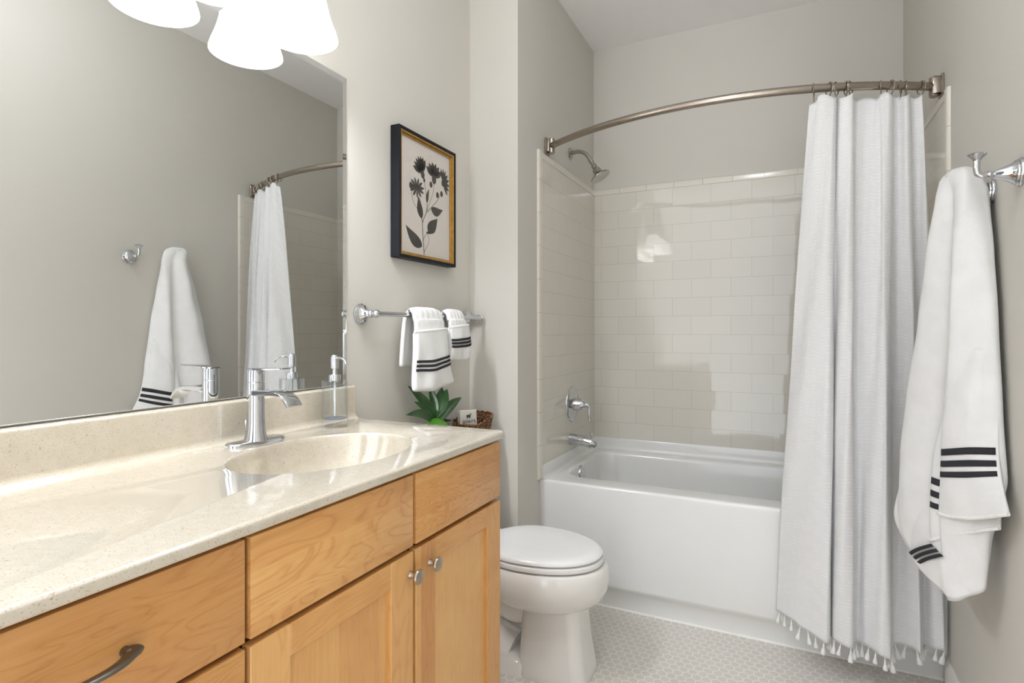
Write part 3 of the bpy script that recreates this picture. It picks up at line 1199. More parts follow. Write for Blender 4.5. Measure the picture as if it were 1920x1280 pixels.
# ------------------------------------------------------------------ mirror
mi_ = thing('wall_mirror', 'large frameless wall mirror above the speckled backsplash', 'mirror', (0, 0.72, 1.0712))
bm = BM()
MY0, MY1, MZ0, MZ1 = 0.085, 1.3676, 1.0712, 2.0489
bw = 0.020
a4 = [(MY0, MZ0), (MY1, MZ0), (MY1, MZ1), (MY0, MZ1)]
b4 = [(MY0 + bw, MZ0 + 0.004), (MY1 - bw, MZ0 + 0.004), (MY1 - bw, MZ1 - bw), (MY0 + bw, MZ1 - bw)]
va = [bm.verts.new((-0.0030, y, z)) for y, z in a4]
vb = [bm.verts.new((0.0004, y, z)) for y, z in b4]
bm.faces.new(vb)
for i in range(4):
    j = (i + 1) % 4
    bm.faces.new((va[i], va[j], vb[j], vb[i]))
vc = [bm.verts.new((-0.0055, y, z)) for y, z in a4]
for i in range(4):
    j = (i + 1) % 4
    f = bm.faces.new((vc[i], vc[j], va[j], va[i]))
    f.material_index = 1
bm.faces.new(vc[::-1]).material_index = 1
obj('glass', bm, [M['mirror'], M['mirroredge']], mi_, smooth=False)
# small clear clip at the side
bm = BM()
box(bm, -0.004, 0.004, MY1 - 0.004, MY1 + 0.006, 1.385, 1.405, 0.001)
obj('clip', bm, M['pane'], mi_)

# ------------------------------------------------------------------ vanity lights
vl = thing('vanity_light', 'four-shade frosted glass vanity light bar above the mirror', 'wall light', (0, 0.692, 2.27))
bm = BM()
box(bm, -0.006, 0.022, 0.20, 1.184, 2.215, 2.325, 0.006, 3)
obj('backplate', bm, M['chrome'], vl)
for y in VAN_Y:
    bm = BM()
    lathe(bm, [(0.0955, 0.0), (0.0945, 0.006), (0.0895, 0.022), (0.0815, 0.042), (0.0735, 0.068), (0.0665, 0.098), (0.060, 0.125), (0.050, 0.148), (0.036, 0.162), (0.024, 0.166)], (VAN_X, y, VAN_Z), (0, 0, 1), 56, False, False)
    s_ = obj('shade', bm, M['shade'], vl, angle=80)
    solid(s_, 0.003, -1)
    bm = BM()
    lathe(bm, [(0.0, 0.075), (0.018, 0.078), (0.029, 0.092), (0.031, 0.108), (0.024, 0.128), (0.014, 0.142), (0.014, 0.155), (0, 0.155)], (VAN_X, y, VAN_Z), (0, 0, 1), 24)
    obj('bulb', bm, M['bulb'], s_)
    bm = BM()
    lathe(bm, [(0.028, 0.160), (0.028, 0.195), (0.018, 0.205), (0, 0.205)], (VAN_X, y, VAN_Z), (0, 0, 1), 24)
    tube(bm, catmull([(VAN_X, y, VAN_Z + 0.2), (VAN_X, y, VAN_Z + 0.235), (VAN_X - 0.03, y, VAN_Z + 0.25), (0.02, y, VAN_Z + 0.25)], 6), 0.008, 12)
    obj('arm', bm, M['chrome'], vl)

# body of the added, unseen fill lamp: canopy, stem and bulb
cl_ = thing('added_fill_lamp', 'added unseen fill lamp under the ceiling over the middle of the room', 'ceiling light', (1.05, 1.02, ZC))
bm = BM()
lathe(bm, [(0.07, 0.0), (0.07, 0.012), (0.05, 0.02), (0.010, 0.024), (0.010, 0.045), (0.02, 0.048), (0.02, 0.06), (0.0, 0.06)], (1.05, 1.02, ZC), (0, 0, -1), 40)
obj('canopy', bm, M['nickel'], cl_)
bm = BM()
lathe(bm, [(0.0, 0.058), (0.014, 0.06), (0.030, 0.08), (0.034, 0.10), (0.024, 0.125), (0.0, 0.135)], (1.05, 1.02, ZC), (0, 0, -1), 32)
obj('bulb', bm, M['fill_bulb'], cl_)

# ------------------------------------------------------------------ faucet
fa = thing('basin_faucet', 'chrome single-lever basin faucet with a waterfall spout on the worktop', 'faucet', (0.082, 0.955, ZCT))
FX, FY = 0.083, 0.953
bm = BM()
pl = rrect(FX - 0.005 - 0.026, FX - 0.005 + 0.026, FY + 0.004 - 0.081, FY + 0.004 + 0.081, (0.0255,) * 4, 12)
rings = []
for k_, (s, z) in enumerate(((0, 0.0), (0, 0.0045), (0.0012, 0.0065), (0.004, 0.0085))):
    c0x, c0y = FX - 0.005, FY + 0.004
    rings.append([(c0x + (x - c0x) * (1 - s / 0.026), c0y + (y - c0y) * (1 - s / 0.081), ZCT + z) for x, y in pl])
loft(bm, rings)
obj('deck_plate', bm, M['chrome'], fa)
bm = BM()
lathe(bm, [(0.0285, 0.007), (0.028, 0.010), (0.0262, 0.014), (0.0240, 0.022), (0.0222, 0.034), (0.0208, 0.055), (0.0204, 0.09), (0.0204, 0.149), (0.0196, 0.150), (0.0, 0.150)], (FX, FY, ZCT), (0, 0, 1), 48)
obj('body', bm, M['chrome'], fa)
# waterfall spout: flat band curving down
bm = BM()
sec = [(FX - 0.006, 1.0925), (FX + 0.02, 1.093), (FX + 0.055, 1.0945), (FX + 0.082, 1.094), (FX + 0.104, 1.089), (FX + 0.120, 1.078), (FX + 0.130, 1.065)]
sec = catmull(sec, 6)
rings = []
for i, (x, z) in enumerate(sec):
    a = sec[max(0, i - 1)]
    c = sec[min(len(sec) - 1, i + 1)]
    tx, tz = c[0] - a[0], c[1] - a[1]
    q = math.hypot(tx, tz)
    nx, nz_ = -tz / q, tx / q
    f = i / (len(sec) - 1)
    hw = lerp(0.0185, 0.0235, f)
    th = lerp(0.0075, 0.0035, f)
    rings.append([(x + nx * s2 * th, FY + s1 * hw, z + nz_ * s2 * th) for s1, s2 in ((-1, -0.7), (-1, 0.7), (-0.9, 1), (0.9, 1), (1, 0.7), (1, -0.7), (0.9, -1), (-0.9, -1))])
loft(bm, rings)
obj('spout', bm, M['chrome'], fa, angle=40)
bm = BM()
# lever: cap, thin flat blade reaching over the basin and its turned-down back
lathe(bm, [(0.0204, 0.151), (0.0204, 0.178), (0.0196, 0.1795), (0, 0.1795)], (FX, FY, ZCT), (0, 0, 1), 40)
rings = []
for x, z, hw, th in ((FX - 0.019, 1.1487, 0.012, 0.0022), (FX - 0.012, 1.149, 0.0175, 0.0024), (FX + 0.01, 1.150, 0.0195, 0.0024), (FX + 0.06, 1.1515, 0.018, 0.0022), (FX + 0.10, 1.1535, 0.0155, 0.0018), (FX + 0.104, 1.1538, 0.014, 0.0012)):
    rings.append([(x, FY + s1 * hw, z + s2 * th) for s1, s2 in ((-1, -0.6), (-1, 0.6), (-0.9, 1), (0.9, 1), (1, 0.6), (1, -0.6), (0.9, -1), (-0.9, -1))])
loft(bm, rings)
obj('lever', bm, M['chrome'], fa, angle=35)
bm = BM()
tube(bm, [(FX - 0.034, FY, ZCT + 0.006), (FX - 0.034, FY, ZCT + 0.045)], 0.0025, 10)
lathe(bm, [(0.0, -0.002), (0.005, 0), (0.0055, 0.008), (0.004, 0.012), (0, 0.013)], (FX - 0.034, FY, ZCT + 0.043), (0, 0, 1), 14)
obj('lift_rod', bm, M['chrome'], fa)

# ------------------------------------------------------------------ soap dispenser
so = thing('soap_dispenser', 'clear acrylic soap dispenser with a chrome pump beside the backsplash', 'soap dispenser', (0.085, 1.222, ZCT))
DX, DY = 0.085, 1.222
bm = BM()
# outer wall and hollow inside in one shell
lathe(bm, [(0.0, 0), (0.0352, 0.0), (0.0362, 0.0015), (0.0362, 0.131), (0.0345, 0.1335), (0.016, 0.1335), (0.016, 0.1295), (0.0325, 0.1295), (0.0333, 0.127), (0.0333, 0.026), (0.0320, 0.0225), (0.0, 0.0225)], (DX, DY, ZCT + 0.0004), (0, 0, 1), 48, False, False)
obj('bottle', bm, M['acrylic'], so, angle=30)
bm = BM()
lathe(bm, [(0.0, 0.0), (0.0325, 0.0), (0.0331, 0.0012), (0.0325, 0.0026), (0.0, 0.0026)], (DX, DY, ZCT + 0.0228), (0, 0, 1), 40)
bs_ = obj('base_seal', bm, M['seal'], so)
bm = BM()
tube(bm, [(DX, DY, ZCT + 0.03), (DX, DY, ZCT + 0.14)], 0.0032, 10)
obj('dip_tube', bm, M['tube'], so)
bm = BM()
lathe(bm, [(0.0165, 0.132), (0.0165, 0.146), (0.0145, 0.150), (0.0075, 0.151), (0.0065, 0.153), (0.0065, 0.166), (0.0115, 0.168), (0.0115, 0.200), (0.0085, 0.206), (0.0, 0.2075)], (DX, DY, ZCT), (0, 0, 1), 32)
obj('pump', bm, M['chrome'], so)
bm = BM()
tube(bm, catmull([(DX + 0.006, DY - 0.002, ZCT + 0.195), (DX + 0.030, DY - 0.008, ZCT + 0.198), (DX + 0.048, DY - 0.013, ZCT + 0.192), (DX + 0.057, DY - 0.016, ZCT + 0.182)], 6), [0.0042] * 6 + [0.0036] * 6 + [0.003] * 7, 12)
obj('nozzle', bm, M['chrome'], so)

# ------------------------------------------------------------------ framed botanical print
PY0, PY1, PZ0, PZ1 = 1.593, 1.974, 1.506, 1.9755
pf = thing('picture_frame', 'black and gold framed botanical print on the wall above the towel bar', 'picture', (0, 1.783, 1.506))
DEP = 0.034


def ring_frame(bm, y0, y1, z0, z1, w, x0, x1, bev=0.0015):
    box(bm, x0, x1, y0, y0 + w, z0, z1, bev, 1)
    box(bm, x0, x1, y1 - w, y1, z0, z1, bev, 1)
    box(bm, x0, x1, y0 + w, y1 - w, z0, z0 + w, bev, 1)
    box(bm, x0, x1, y0 + w, y1 - w, z1 - w, z1, bev, 1)


bm = BM()
ring_frame(bm, PY0, PY1, PZ0, PZ1, 0.012, -0.005, DEP)
obj('moulding', bm, M['black'], pf, angle=30)
bm = BM()
ring_frame(bm, PY0 + 0.012, PY1 - 0.012, PZ0 + 0.012, PZ1 - 0.012, 0.0065, 0.004, DEP - 0.002, 0.001)
ring_frame(bm, PY0 + 0.0185, PY1 - 0.0185, PZ0 + 0.0185, PZ1 - 0.0185, 0.006, 0.004, DEP - 0.009, 0.001)
o = obj('gold_liner', bm, M['gold'], pf, angle=30)
bm = BM()
box(bm, 0.004, 0.0165, PY0 + 0.021, PY1 - 0.021, PZ0 + 0.021, PZ1 - 0.021)
paper = obj('paper', bm, M['paper'], pf, smooth=False)
bm = BM()
box(bm, 0.0200, 0.0218, PY0 + 0.0255, PY1 - 0.0255, PZ0 + 0.0255, PZ1 - 0.0255)
obj('glass', bm, M['pane'], pf, smooth=False)
# the printed plant: flat ink shapes. (a, b) in 0..1 of the paper
AY0, AY1, AZ0, AZ1 = PY0 + 0.027, PY1 - 0.027, PZ0 + 0.027, PZ1 - 0.027
XA = 0.0168


def art(a, c):
    return (XA, lerp(AY0, AY1, a), lerp(AZ0, AZ1, c))


def ink_line(bm, pts, w0, w1):
    P_ = catmull(pts, 6)
    lft, rgt = [], []
    n = len(P_)
    for i, (a, c) in enumerate(P_):
        p = P_[max(0, i - 1)]
        q = P_[min(n - 1, i + 1)]
        dy, dz = (q[0] - p[0]) * (AY1 - AY0), (q[1] - p[1]) * (AZ1 - AZ0)
        L_ = math.hypot(dy, dz) or 1
        w = lerp(w0, w1, i / (n - 1)) / 2
        x, y, z = art(a, c)
        lft.append((x, y - dz / L_ * w, z + dy / L_ * w))
        rgt.append((x, y + dz / L_ * w, z - dy / L_ * w))
    grid(bm, [lft, rgt])


def ink_leaf(bm, a0, c0, a1, c1, w, bend=0.0, bulge=0.45):
    P0, P1 = Vector(art(a0, c0)), Vector(art(a1, c1))
    d = P1 - P0
    nrm_ = Vector((0, -d.z, d.y)).normalized()
    lft, rgt = [], []
    for i in range(15):
        t_ = i / 14
        k = math.sin(math.pi * t_ ** (0.69 if bulge < 0.5 else 1.3)) * w / 2
        mid = P0 + d * t_ + nrm_ * bend * math.sin(math.pi * t_)
        lft.append(mid + nrm_ * k)
        rgt.append(mid - nrm_ * k)
    grid(bm, [lft, rgt])


bm = BM()
ink_line(bm, [(0.46, 0.005), (0.445, 0.10), (0.43, 0.22), (0.43, 0.30), (0.50, 0.40), (0.52, 0.47), (0.50, 0.56), (0.47, 0.66), (0.455, 0.74)], 0.0045, 0.002)
ink_line(bm, [(0.51, 0.41), (0.57, 0.50), (0.64, 0.60), (0.66, 0.70)], 0.002, 0.0018)
ink_line(bm, [(0.51, 0.40), (0.62, 0.47), (0.74, 0.55), (0.80, 0.62)], 0.0028, 0.002)
ink_line(bm, [(0.43, 0.29), (0.36, 0.38), (0.27, 0.44), (0.22, 0.50), (0.20, 0.575)], 0.0025, 0.0018)
ink_line(bm, [(0.44, 0.30), (0.36, 0.42), (0.33, 0.52)], 0.002, 0.0016)
ink_line(bm, [(0.46, 0.03), (0.54, 0.11), (0.56, 0.16), (0.52, 0.20)], 0.0022, 0.0018)
ink_line(bm, [(0.43, 0.13), (0.50, 0.20), (0.56, 0.23)], 0.0022, 0.0016)
for a in ((0.42, 0.075, 0.10, 0.235, 0.048, 0.010), (0.53, 0.235, 0.74, 0.375, 0.050, -0.006), (0.41, 0.33, 0.35, 0.53, 0.036, 0.004), (0.60, 0.445, 0.86, 0.475, 0.036, -0.010), (0.515, 0.49, 0.56, 0.63, 0.018, 0.003)):
    ink_leaf(bm, *a)
ink_leaf(bm, 0.50, 0.215, 0.63, 0.22, 0.010)
for s in range(7):           # flower heads: petals fanning from a receptacle
    a = R(62 + 17 * s)
    ink_leaf(bm, 0.43, 0.735, 0.43 + 0.20 * math.cos(a) * 0.85 - 0.03, 0.735 + 0.165 * math.sin(a), 0.019, 0, 0.6)
for s in range(6):
    a = R(35 + 22 * s)
    ink_leaf(bm, 0.665, 0.745, 0.665 + 0.20 * math.cos(a), 0.745 + 0.15 * math.sin(a), 0.024, 0, 0.6)
for s in range(8):
    a = R(-45 + 22 * s)
    ink_leaf(bm, 0.86, 0.735, 0.86 + 0.20 * math.cos(a) * 0.75, 0.735 + 0.145 * math.sin(a), 0.014, 0, 0.6)
for s in range(11):
    a = R(33 * s + 10)
    ink_leaf(bm, 0.315, 0.595, 0.315 + 0.15 * math.cos(a), 0.595 + 0.095 * math.sin(a), 0.012, 0, 0.6)
for a, c, r_ in ((0.43, 0.735, 0.014), (0.665, 0.735, 0.017), (0.86, 0.735, 0.012), (0.315, 0.60, 0.014), (0.20, 0.595, 0.012), (0.60, 0.675, 0.011), (0.74, 0.60, 0.011), (0.83, 0.625, 0.011), (0.46, 0.69, 0.008)):
    c_ = art(a, c)
    vs = [bm.verts.new((XA + 0.0001, c_[1] + r_ * 0.9 * math.cos(2 * math.pi * k / 14), c_[2] + r_ * (1 + 0.2 * (k % 2)) * math.sin(2 * math.pi * k / 14))) for k in range(14)]
    bm.faces.new(vs)
obj('printed_flower', bm, M['ink'], paper, smooth=False)

# ------------------------------------------------------------------ towel bar with two hand towels
BXX, BZ = 0.066, 1.300
BY0, BY1 = 1.437, 2.118
tb = thing('towel_bar', 'chrome towel bar on the left wall beside the jog', 'towel bar', (0, 1.78, BZ))
bm = BM()
tube(bm, [(BXX, BY0 - 0.010, BZ), (BXX, BY1 + 0.022, BZ)], 0.0082, 20)
obj('bar', bm, M['chrome'], tb)
for y in (BY0, BY1):
    bm = BM()
    lathe(bm, [(0.034, 0.0), (0.034, 0.004), (0.0315, 0.006), (0.031, 0.010), (0.028, 0.012), (0.0275, 0.016), (0.021, 0.021), (0.0135, 0.032), (0.0105, 0.040), (0.0135, 0.044), (0.0135, 0.048), (0.0105, 0.052), (0.0125, 0.058), (0.0145, 0.066), (0.0125, 0.074), (0.006, 0.079), (0, 0.080)], (-0.006, y, BZ), (1, 0, 0), 36)
    obj('post', bm, M['chrome'], tb)
    bm = BM()
    s = -1 if y == BY0 else 1
    lathe(bm, [(0.0, -0.002), (0.0105, 0.0), (0.0115, 0.004), (0.0095, 0.008), (0.006, 0.011), (0, 0.012)], (BXX, y + s * 0.008, BZ), (0, s, 0), 20)
    obj('finial', bm, M['chrome'], tb)


def hand_towel(label, y0, y1, back_z, front_z, flare, seed, pocket, stripe_z, slope):
    """a folded towel straddling the bar: ribbed body, folded cuff pocket with three stripes"""
    th = thing('hand_towel', label, 'towel', (BXX, (y0 + y1) / 2, BZ + 0.03), 'hand towels on the chrome bar')
    rnd = random.Random(seed)
    # body, profile round the bar: (x, z)
    fr = BXX + 0.030
    bk = BXX - 0.028
    prof = [(bk - 0.004, back_z), (bk - 0.002, lerp(back_z, BZ, 0.5)), (bk + 0.003, BZ - 0.01), (BXX - 0.016, BZ + 0.017), (BXX, BZ + 0.025), (BXX + 0.017, BZ + 0.017), (fr - 0.004, BZ - 0.012), (fr, lerp(pocket[1], BZ, 0.5)), (fr + 0.002, pocket[1] - 0.05)]
    pr = catmull(prof, 6)
    n = len(pr)
    bm = BM()
    P_ = []
    for k in range(19):
        v = k / 18
        row = []
        for i, (x, z) in enumerate(pr):
            s = i / (n - 1)
            edge = abs(v - 0.5) * 2
            zz = z - 0.010 * edge ** 4 * math.sin(math.pi * s)
            yy = lerp(y0, y1, v)
            if s < 0.45:
                yy = lerp(y0 + 0.0, y1, v) + lerp(-0.012, 0.010, s / 0.45) * (1 if v < 0.5 else 0.2)
            xx = x + 0.0022 * math.sin(v * 34 + seed) * math.sin(math.pi * s) - 0.004 * edge ** 3 * (1 if s > 0.5 else -1)
            row.append((xx, yy, zz))
        P_.append(row)
    grid(bm, P_)
    o = obj('body', bm, M['ribcloth'], th, angle=180)
    solid(o, 0.012)
    # cuff: puffed cloth hanging at the front, closed shape
    (pz1, pz1b), pz0 = pocket, front_z
    N, K = 26, 20

    def cuff(u, t_, side):
        """u 0..1 left to right, t_ 0 top .. 1 bottom, side 0 front / 1 rear"""
        sag = slope * (u - 0.5)
        f = flare * t_ ** 2.2
        ya = lerp(y0 - 0.022, y1 + 0.0, u) + f * (u - 0.35)
        zt = pz1 + 0.012 * (u - 0.5)
        zb = pz0 + sag - 0.010 * math.sin(math.pi * u) + 0.0022 * math.sin(9 * u + seed)
        z = lerp(zt, zb, t_)
        puff = 0.010 * math.sin(math.pi * min(1, u)) ** 0.5
        wob = 0.004 * math.sin(7 * u + 5 * t_ + seed) * t_ + 0.004 * t_ ** 3 * (1 if seed == 1 else 0) * 3 + 0.003 * math.sin(15 * u + seed * 2) * t_
        if side == 0:
            x = fr + 0.014 + puff + wob + 0.006 * math.sin(math.pi * t_)
        else:
            x = fr - 0.001 - 0.006 * math.sin(math.pi * u) + wob
        if t_ > 0.93:
            q = (t_ - 0.93) / 0.07
            x = lerp(x, fr + 0.010 + wob, q * q * 0.8)
        return Vector((x, ya, z))
    bm = BM()
    rings = []
    for i in range(K + 1):
        t_ = i / K
        ring = [cuff(j / N, t_, 0) for j in range(N + 1)] + [cuff(j / N, t_, 1) for j in range(N, -1, -1)]
        rings.append(ring)
    loft(bm, rings)
    o = obj('cuff', bm, M['terry'], th, angle=70)
    md = o.modifiers.new('soft', 'SUBSURF')
    md.levels = 1
    md.render_levels = 1
    bm = BM()
    # rolled lip of the cuff
    tube(bm, [cuff(j / 12, 0.0, 0) + Vector((-0.004, 0, -0.002)) for j in range(13)], 0.0055, 10)
    obj('cuff_lip', bm, M['ribcloth'], o)
    for t_ in stripe_z:
        bm = BM()
        A_, B_ = [], []
        for j in range(25):
            u = j / 24
            A_.append(cuff(u, t_, 0) + Vector((0.0016, 0, 0)))
            B_.append(cuff(u, t_ + stripe_w * 0.0088 / (pz1 - pz0), 0) + Vector((0.0016, 0, 0)))
        grid(bm, [A_, B_])
        q = obj('stripe', bm, M['stripe'], o, angle=180)
        solid(q, 0.0012)
        q['label'] = 'black woven stripe'
    return th


stripe_w = 1.0
hand_towel('white black-striped hand towel hanging lower, nearer the mirror', 1.605, 1.786, 1.118, 1.038, 0.066, 1, (1.248, 1.248), (0.475, 0.545, 0.615), 0.016)
hand_towel('shorter white black-striped hand towel nearer the jog of the wall', 1.828, 1.950, 1.150, 1.134, 0.012, 4, (1.264, 1.264), (0.345, 0.44, 0.535), 0.004)

# ------------------------------------------------------------------ toilet
TY = 1.915
to = thing('toilet', 'white close-coupled toilet between the vanity and the bathtub', 'toilet', (0.3, TY, 0))


def egg(xb_, xf, hw, ctr, z, n=64, back=0.55, e=2.1):
    """outline: round front at xf, squarer narrower back at xb_"""
    o_ = []
    for k in range(n):
        a = 2 * math.pi * k / n
        c_, s_ = math.cos(a), math.sin(a)
        if c_ >= 0:
            x = ctr + (xf - ctr) * abs(c_) ** (2 / e)
            y = hw * math.copysign(abs(s_) ** (2 / e), s_)
        else:
            x = ctr - (ctr - xb_) * abs(c_) ** (2 / 2.6)
            y = hw * math.copysign(abs(s_) ** (2 / 2.6), s_)
            f = (ctr - x) / (ctr - xb_)
            y *= 1 - (1 - back) * f ** 2
        o_.append((x, TY + y, z))
    return o_


LC = 0.405
# bowl and foot
bm = BM()
rings = [egg(0.20, 0.672, 0.172, LC, 0.4095), egg(0.195, 0.682, 0.180, LC, 0.4085), egg(0.193, 0.688, 0.185, LC, 0.402), egg(0.193, 0.692, 0.189, LC, 0.385), egg(0.195, 0.694, 0.190, LC, 0.360),
         egg(0.20, 0.691, 0.186, LC, 0.330), egg(0.215, 0.678, 0.174, LC, 0.300), egg(0.24, 0.655, 0.154, LC, 0.275), egg(0.27, 0.628, 0.130, LC, 0.257), egg(0.30, 0.602, 0.105, LC, 0.248), egg(0.33, 0.58, 0.08, LC, 0.243)]
loft(bm, rings)


def rr3(x0, x1, hw, r_, z, n=8):
    return [(x, y, z) for x, y in rrect(x0, x1, TY - hw, TY + hw, (r_,) * 4, n)]


# front column of the foot
loft(bm, [rr3(0.395, 0.604, 0.086, 0.042, 0.280), rr3(0.392, 0.606, 0.087, 0.042, 0.24), rr3(0.385, 0.616, 0.092, 0.043, 0.14), rr3(0.378, 0.632, 0.101, 0.044, 0.03), rr3(0.376, 0.636, 0.104, 0.045, 0.012), rr3(0.377, 0.634, 0.102, 0.045, 0.0)])
# trapway bulge and rear foot
tube(bm, catmull([(0.42, TY, 0.23), (0.34, TY, 0.215), (0.27, TY, 0.235), (0.21, TY, 0.225), (0.17, TY, 0.16), (0.20, TY, 0.09), (0.27, TY, 0.05), (0.33, TY, 0.03)], 6), [0.07] * 12 + [0.066] * 12 + [0.072] * 10 + [0.075] * 9, 24)
loft(bm, [rr3(0.14, 0.42, 0.088, 0.05, 0.055), rr3(0.125, 0.43, 0.104, 0.05, 0.040), rr3(0.12, 0.43, 0.108, 0.05, 0.0)])
# shelf under the tank
loft(bm, [rr3(0.03, 0.30, 0.095, 0.03, 0.30), rr3(0.02, 0.30, 0.125, 0.03, 0.36), rr3(0.02, 0.28, 0.135, 0.03, 0.40)])
obj('bowl', bm, M['porcelain'], to, angle=45)
bm = BM()
rings = [egg(0.215, 0.668, 0.176, LC, 0.4145), egg(0.211, 0.674, 0.182, LC, 0.4165), egg(0.210, 0.676, 0.184, LC, 0.424), egg(0.211, 0.674, 0.183, LC, 0.4315), egg(0.216, 0.667, 0.177, LC, 0.4345)]
loft(bm, rings)
obj('seat', bm, M['seat'], to, angle=50)
bm = BM()
rings = [egg(0.222, 0.662, 0.174, LC, 0.4395, back=0.66), egg(0.217, 0.670, 0.181, LC, 0.441, back=0.66), egg(0.216, 0.671, 0.182, LC, 0.446, back=0.66), egg(0.222, 0.664, 0.176, LC, 0.4545, back=0.66), egg(0.233, 0.652, 0.166, LC, 0.4595, back=0.66), egg(0.25, 0.634, 0.150, LC, 0.4620, back=0.66), egg(0.31, 0.56, 0.09, LC, 0.4635, back=0.7)]
loft(bm, rings)
obj('lid', bm, M['seat'], to, angle=50)
for s in (-1, 1):
    bm = BM()
    box(bm, 0.185, 0.232, TY + s * 0.075 - 0.022, TY + s * 0.075 + 0.022, 0.409, 0.448, 0.008, 3)
    obj('hinge', bm, M['seat'], to)
bm = BM()
loft(bm, [rr3(0.014, 0.160, 0.150, 0.03, 0.400), rr3(0.008, 0.165, 0.158, 0.032, 0.42), rr3(0.004, 0.170, 0.165, 0.034, 0.60), rr3(0.004, 0.172, 0.168, 0.034, 0.762)])
obj('tank', bm, M['porcelain'], to, angle=45)
bm = BM()
loft(bm, [rr3(0.004, 0.175, 0.170, 0.034, 0.7625), rr3(0.003, 0.178, 0.175, 0.036, 0.766), rr3(0.003, 0.178, 0.175, 0.036, 0.782), rr3(0.006, 0.175, 0.171, 0.034, 0.789), rr3(0.016, 0.165, 0.160, 0.03, 0.790)])
obj('tank_lid', bm, M['porcelain'], to, angle=45)
bm = BM()
lathe(bm, [(0.014, 0), (0.014, 0.006), (0.006, 0.010), (0.006, 0.02)], (0.170, TY - 0.12, 0.705), (1, 0, 0), 20)
tube(bm, [(0.190, TY - 0.12, 0.705), (0.192, TY - 0.08, 0.700), (0.192, TY - 0.045, 0.694)], [0.006, 0.006, 0.007], 10)
obj('flush_lever', bm, M['chrome'], to)
TT = 0.790

# ------------------------------------------------------------------ potted plant
pp = thing('potted_plant', 'small potted plant with pointed glossy leaves on the toilet tank', 'plant', (0.085, 1.765, TT))
bm = BM()
PX, PYY = 0.085, 1.775
lathe(bm, [(0.0, 0.0), (0.036, 0.0), (0.039, 0.003), (0.047, 0.110), (0.049, 0.113), (0.047, 0.116), (0.043, 0.114), (0.042, 0.100), (0, 0.100)], (PX, PYY, TT), (0, 0, 1), 36)
pot = obj('pot', bm, M['pot'], pp)
bm = BM()
lathe(bm, [(0.0415, 0.1), (0.03, 0.106), (0, 0.108)], (PX, PYY, TT), (0, 0, 1), 24)
obj('soil', bm, M['soil'], pp)


def leaf(base, tip, width, droop, mat, up=(0, 0, 1), twist=0.0, cup=0.35, peak=0.85):
    base, tip = Vector(base), Vector(tip)
    d = tip - base
    side = d.cross(Vector(up)).normalized()
    nrm_ = side.cross(d).normalized()
    side = (side * math.cos(twist) + nrm_ * math.sin(twist)).normalized()
    nrm_ = side.cross(d).normalized()
    bm = BM()
    P_ = []
    for i in range(17):
        t_ = i / 16
        w = width * (0.10 * (1 - t_) + math.sin(math.pi * t_ ** peak) ** 0.9 * 0.5 + 0.002)
        if t_ < 0.2:
            w *= 0.45 + 0.55 * t_ / 0.2
        c_ = base + d * t_ + Vector((0, 0, 1)) * droop * math.sin(math.pi * t_)
        row = []
        for k in range(7):
            s = -1 + k / 3
            row.append(c_ + side * s * w + nrm_ * (s * s * w * cup))
        P_.append(row)
    grid(bm, P_)
    o = obj('leaf', bm, mat, pp, angle=180)
    solid(o, 0.0008)
    return o


LB = Vector((0.080, 1.765, TT + 0.112))
for tip, w, dr, bz in (((0.035, 1.640, 1.048), 0.030, 0.006, 0.030), ((0.055, 1.652, 0.990), 0.026, 0.012, 0.012), ((0.095, 1.548, 0.958), 0.030, 0.022, 0.0), ((0.035, 1.868, 1.022), 0.036, 0.004, 0.034),
                       ((0.070, 1.850, 1.018), 0.042, 0.004, 0.028), ((0.118, 1.878, 0.985), 0.034, 0.014, 0.005), ((0.02, 1.80, 1.035), 0.03, 0.004, 0.034)):
    leaf(LB + Vector((0, 0, bz - 0.012)), tip, w, dr, M['leaf'], up=(0.62, -0.72, 0.30))
lf = leaf((0.084, 1.768, 0.912), (0.118, 1.672, 0.880), 0.094, 0.024, M['leafbright'], up=(0.1, -0.3, 1), cup=-0.75, peak=1.0)
lf['label'] = 'broad bright green leaf at the front'
bm = BM()
tube(bm, [(0.080, 1.765, TT + 0.10), (0.079, 1.765, TT + 0.125), (0.077, 1.765, TT + 0.155)], [0.005, 0.0045, 0.003], 10)
obj('stem', bm, M['stem'], pp)

# ------------------------------------------------------------------ basket with soap
bk = thing('wicker_basket', 'small brown woven basket on the toilet tank beside the plant', 'basket', (0.09, 1.995, TT))
bm = BM()


def bring(s, z, dz=0.0):
    pts = []
    for k in range(64):
        a = 2 * math.pi * k / 64
        c_, s_ = math.cos(a), math.sin(a)
        x = 0.094 + (0.068 * s) * math.copysign(abs(c_) ** 0.6, c_)
        y = 2.000 + (0.098 * s) * math.copysign(abs(s_) ** 0.6, s_)
        pts.append((x, y, z + dz * (abs(s_) ** 3) - 2.6 * dz * max(0.0, (2.06 - y) / 0.16) ** 1.3))
    return pts


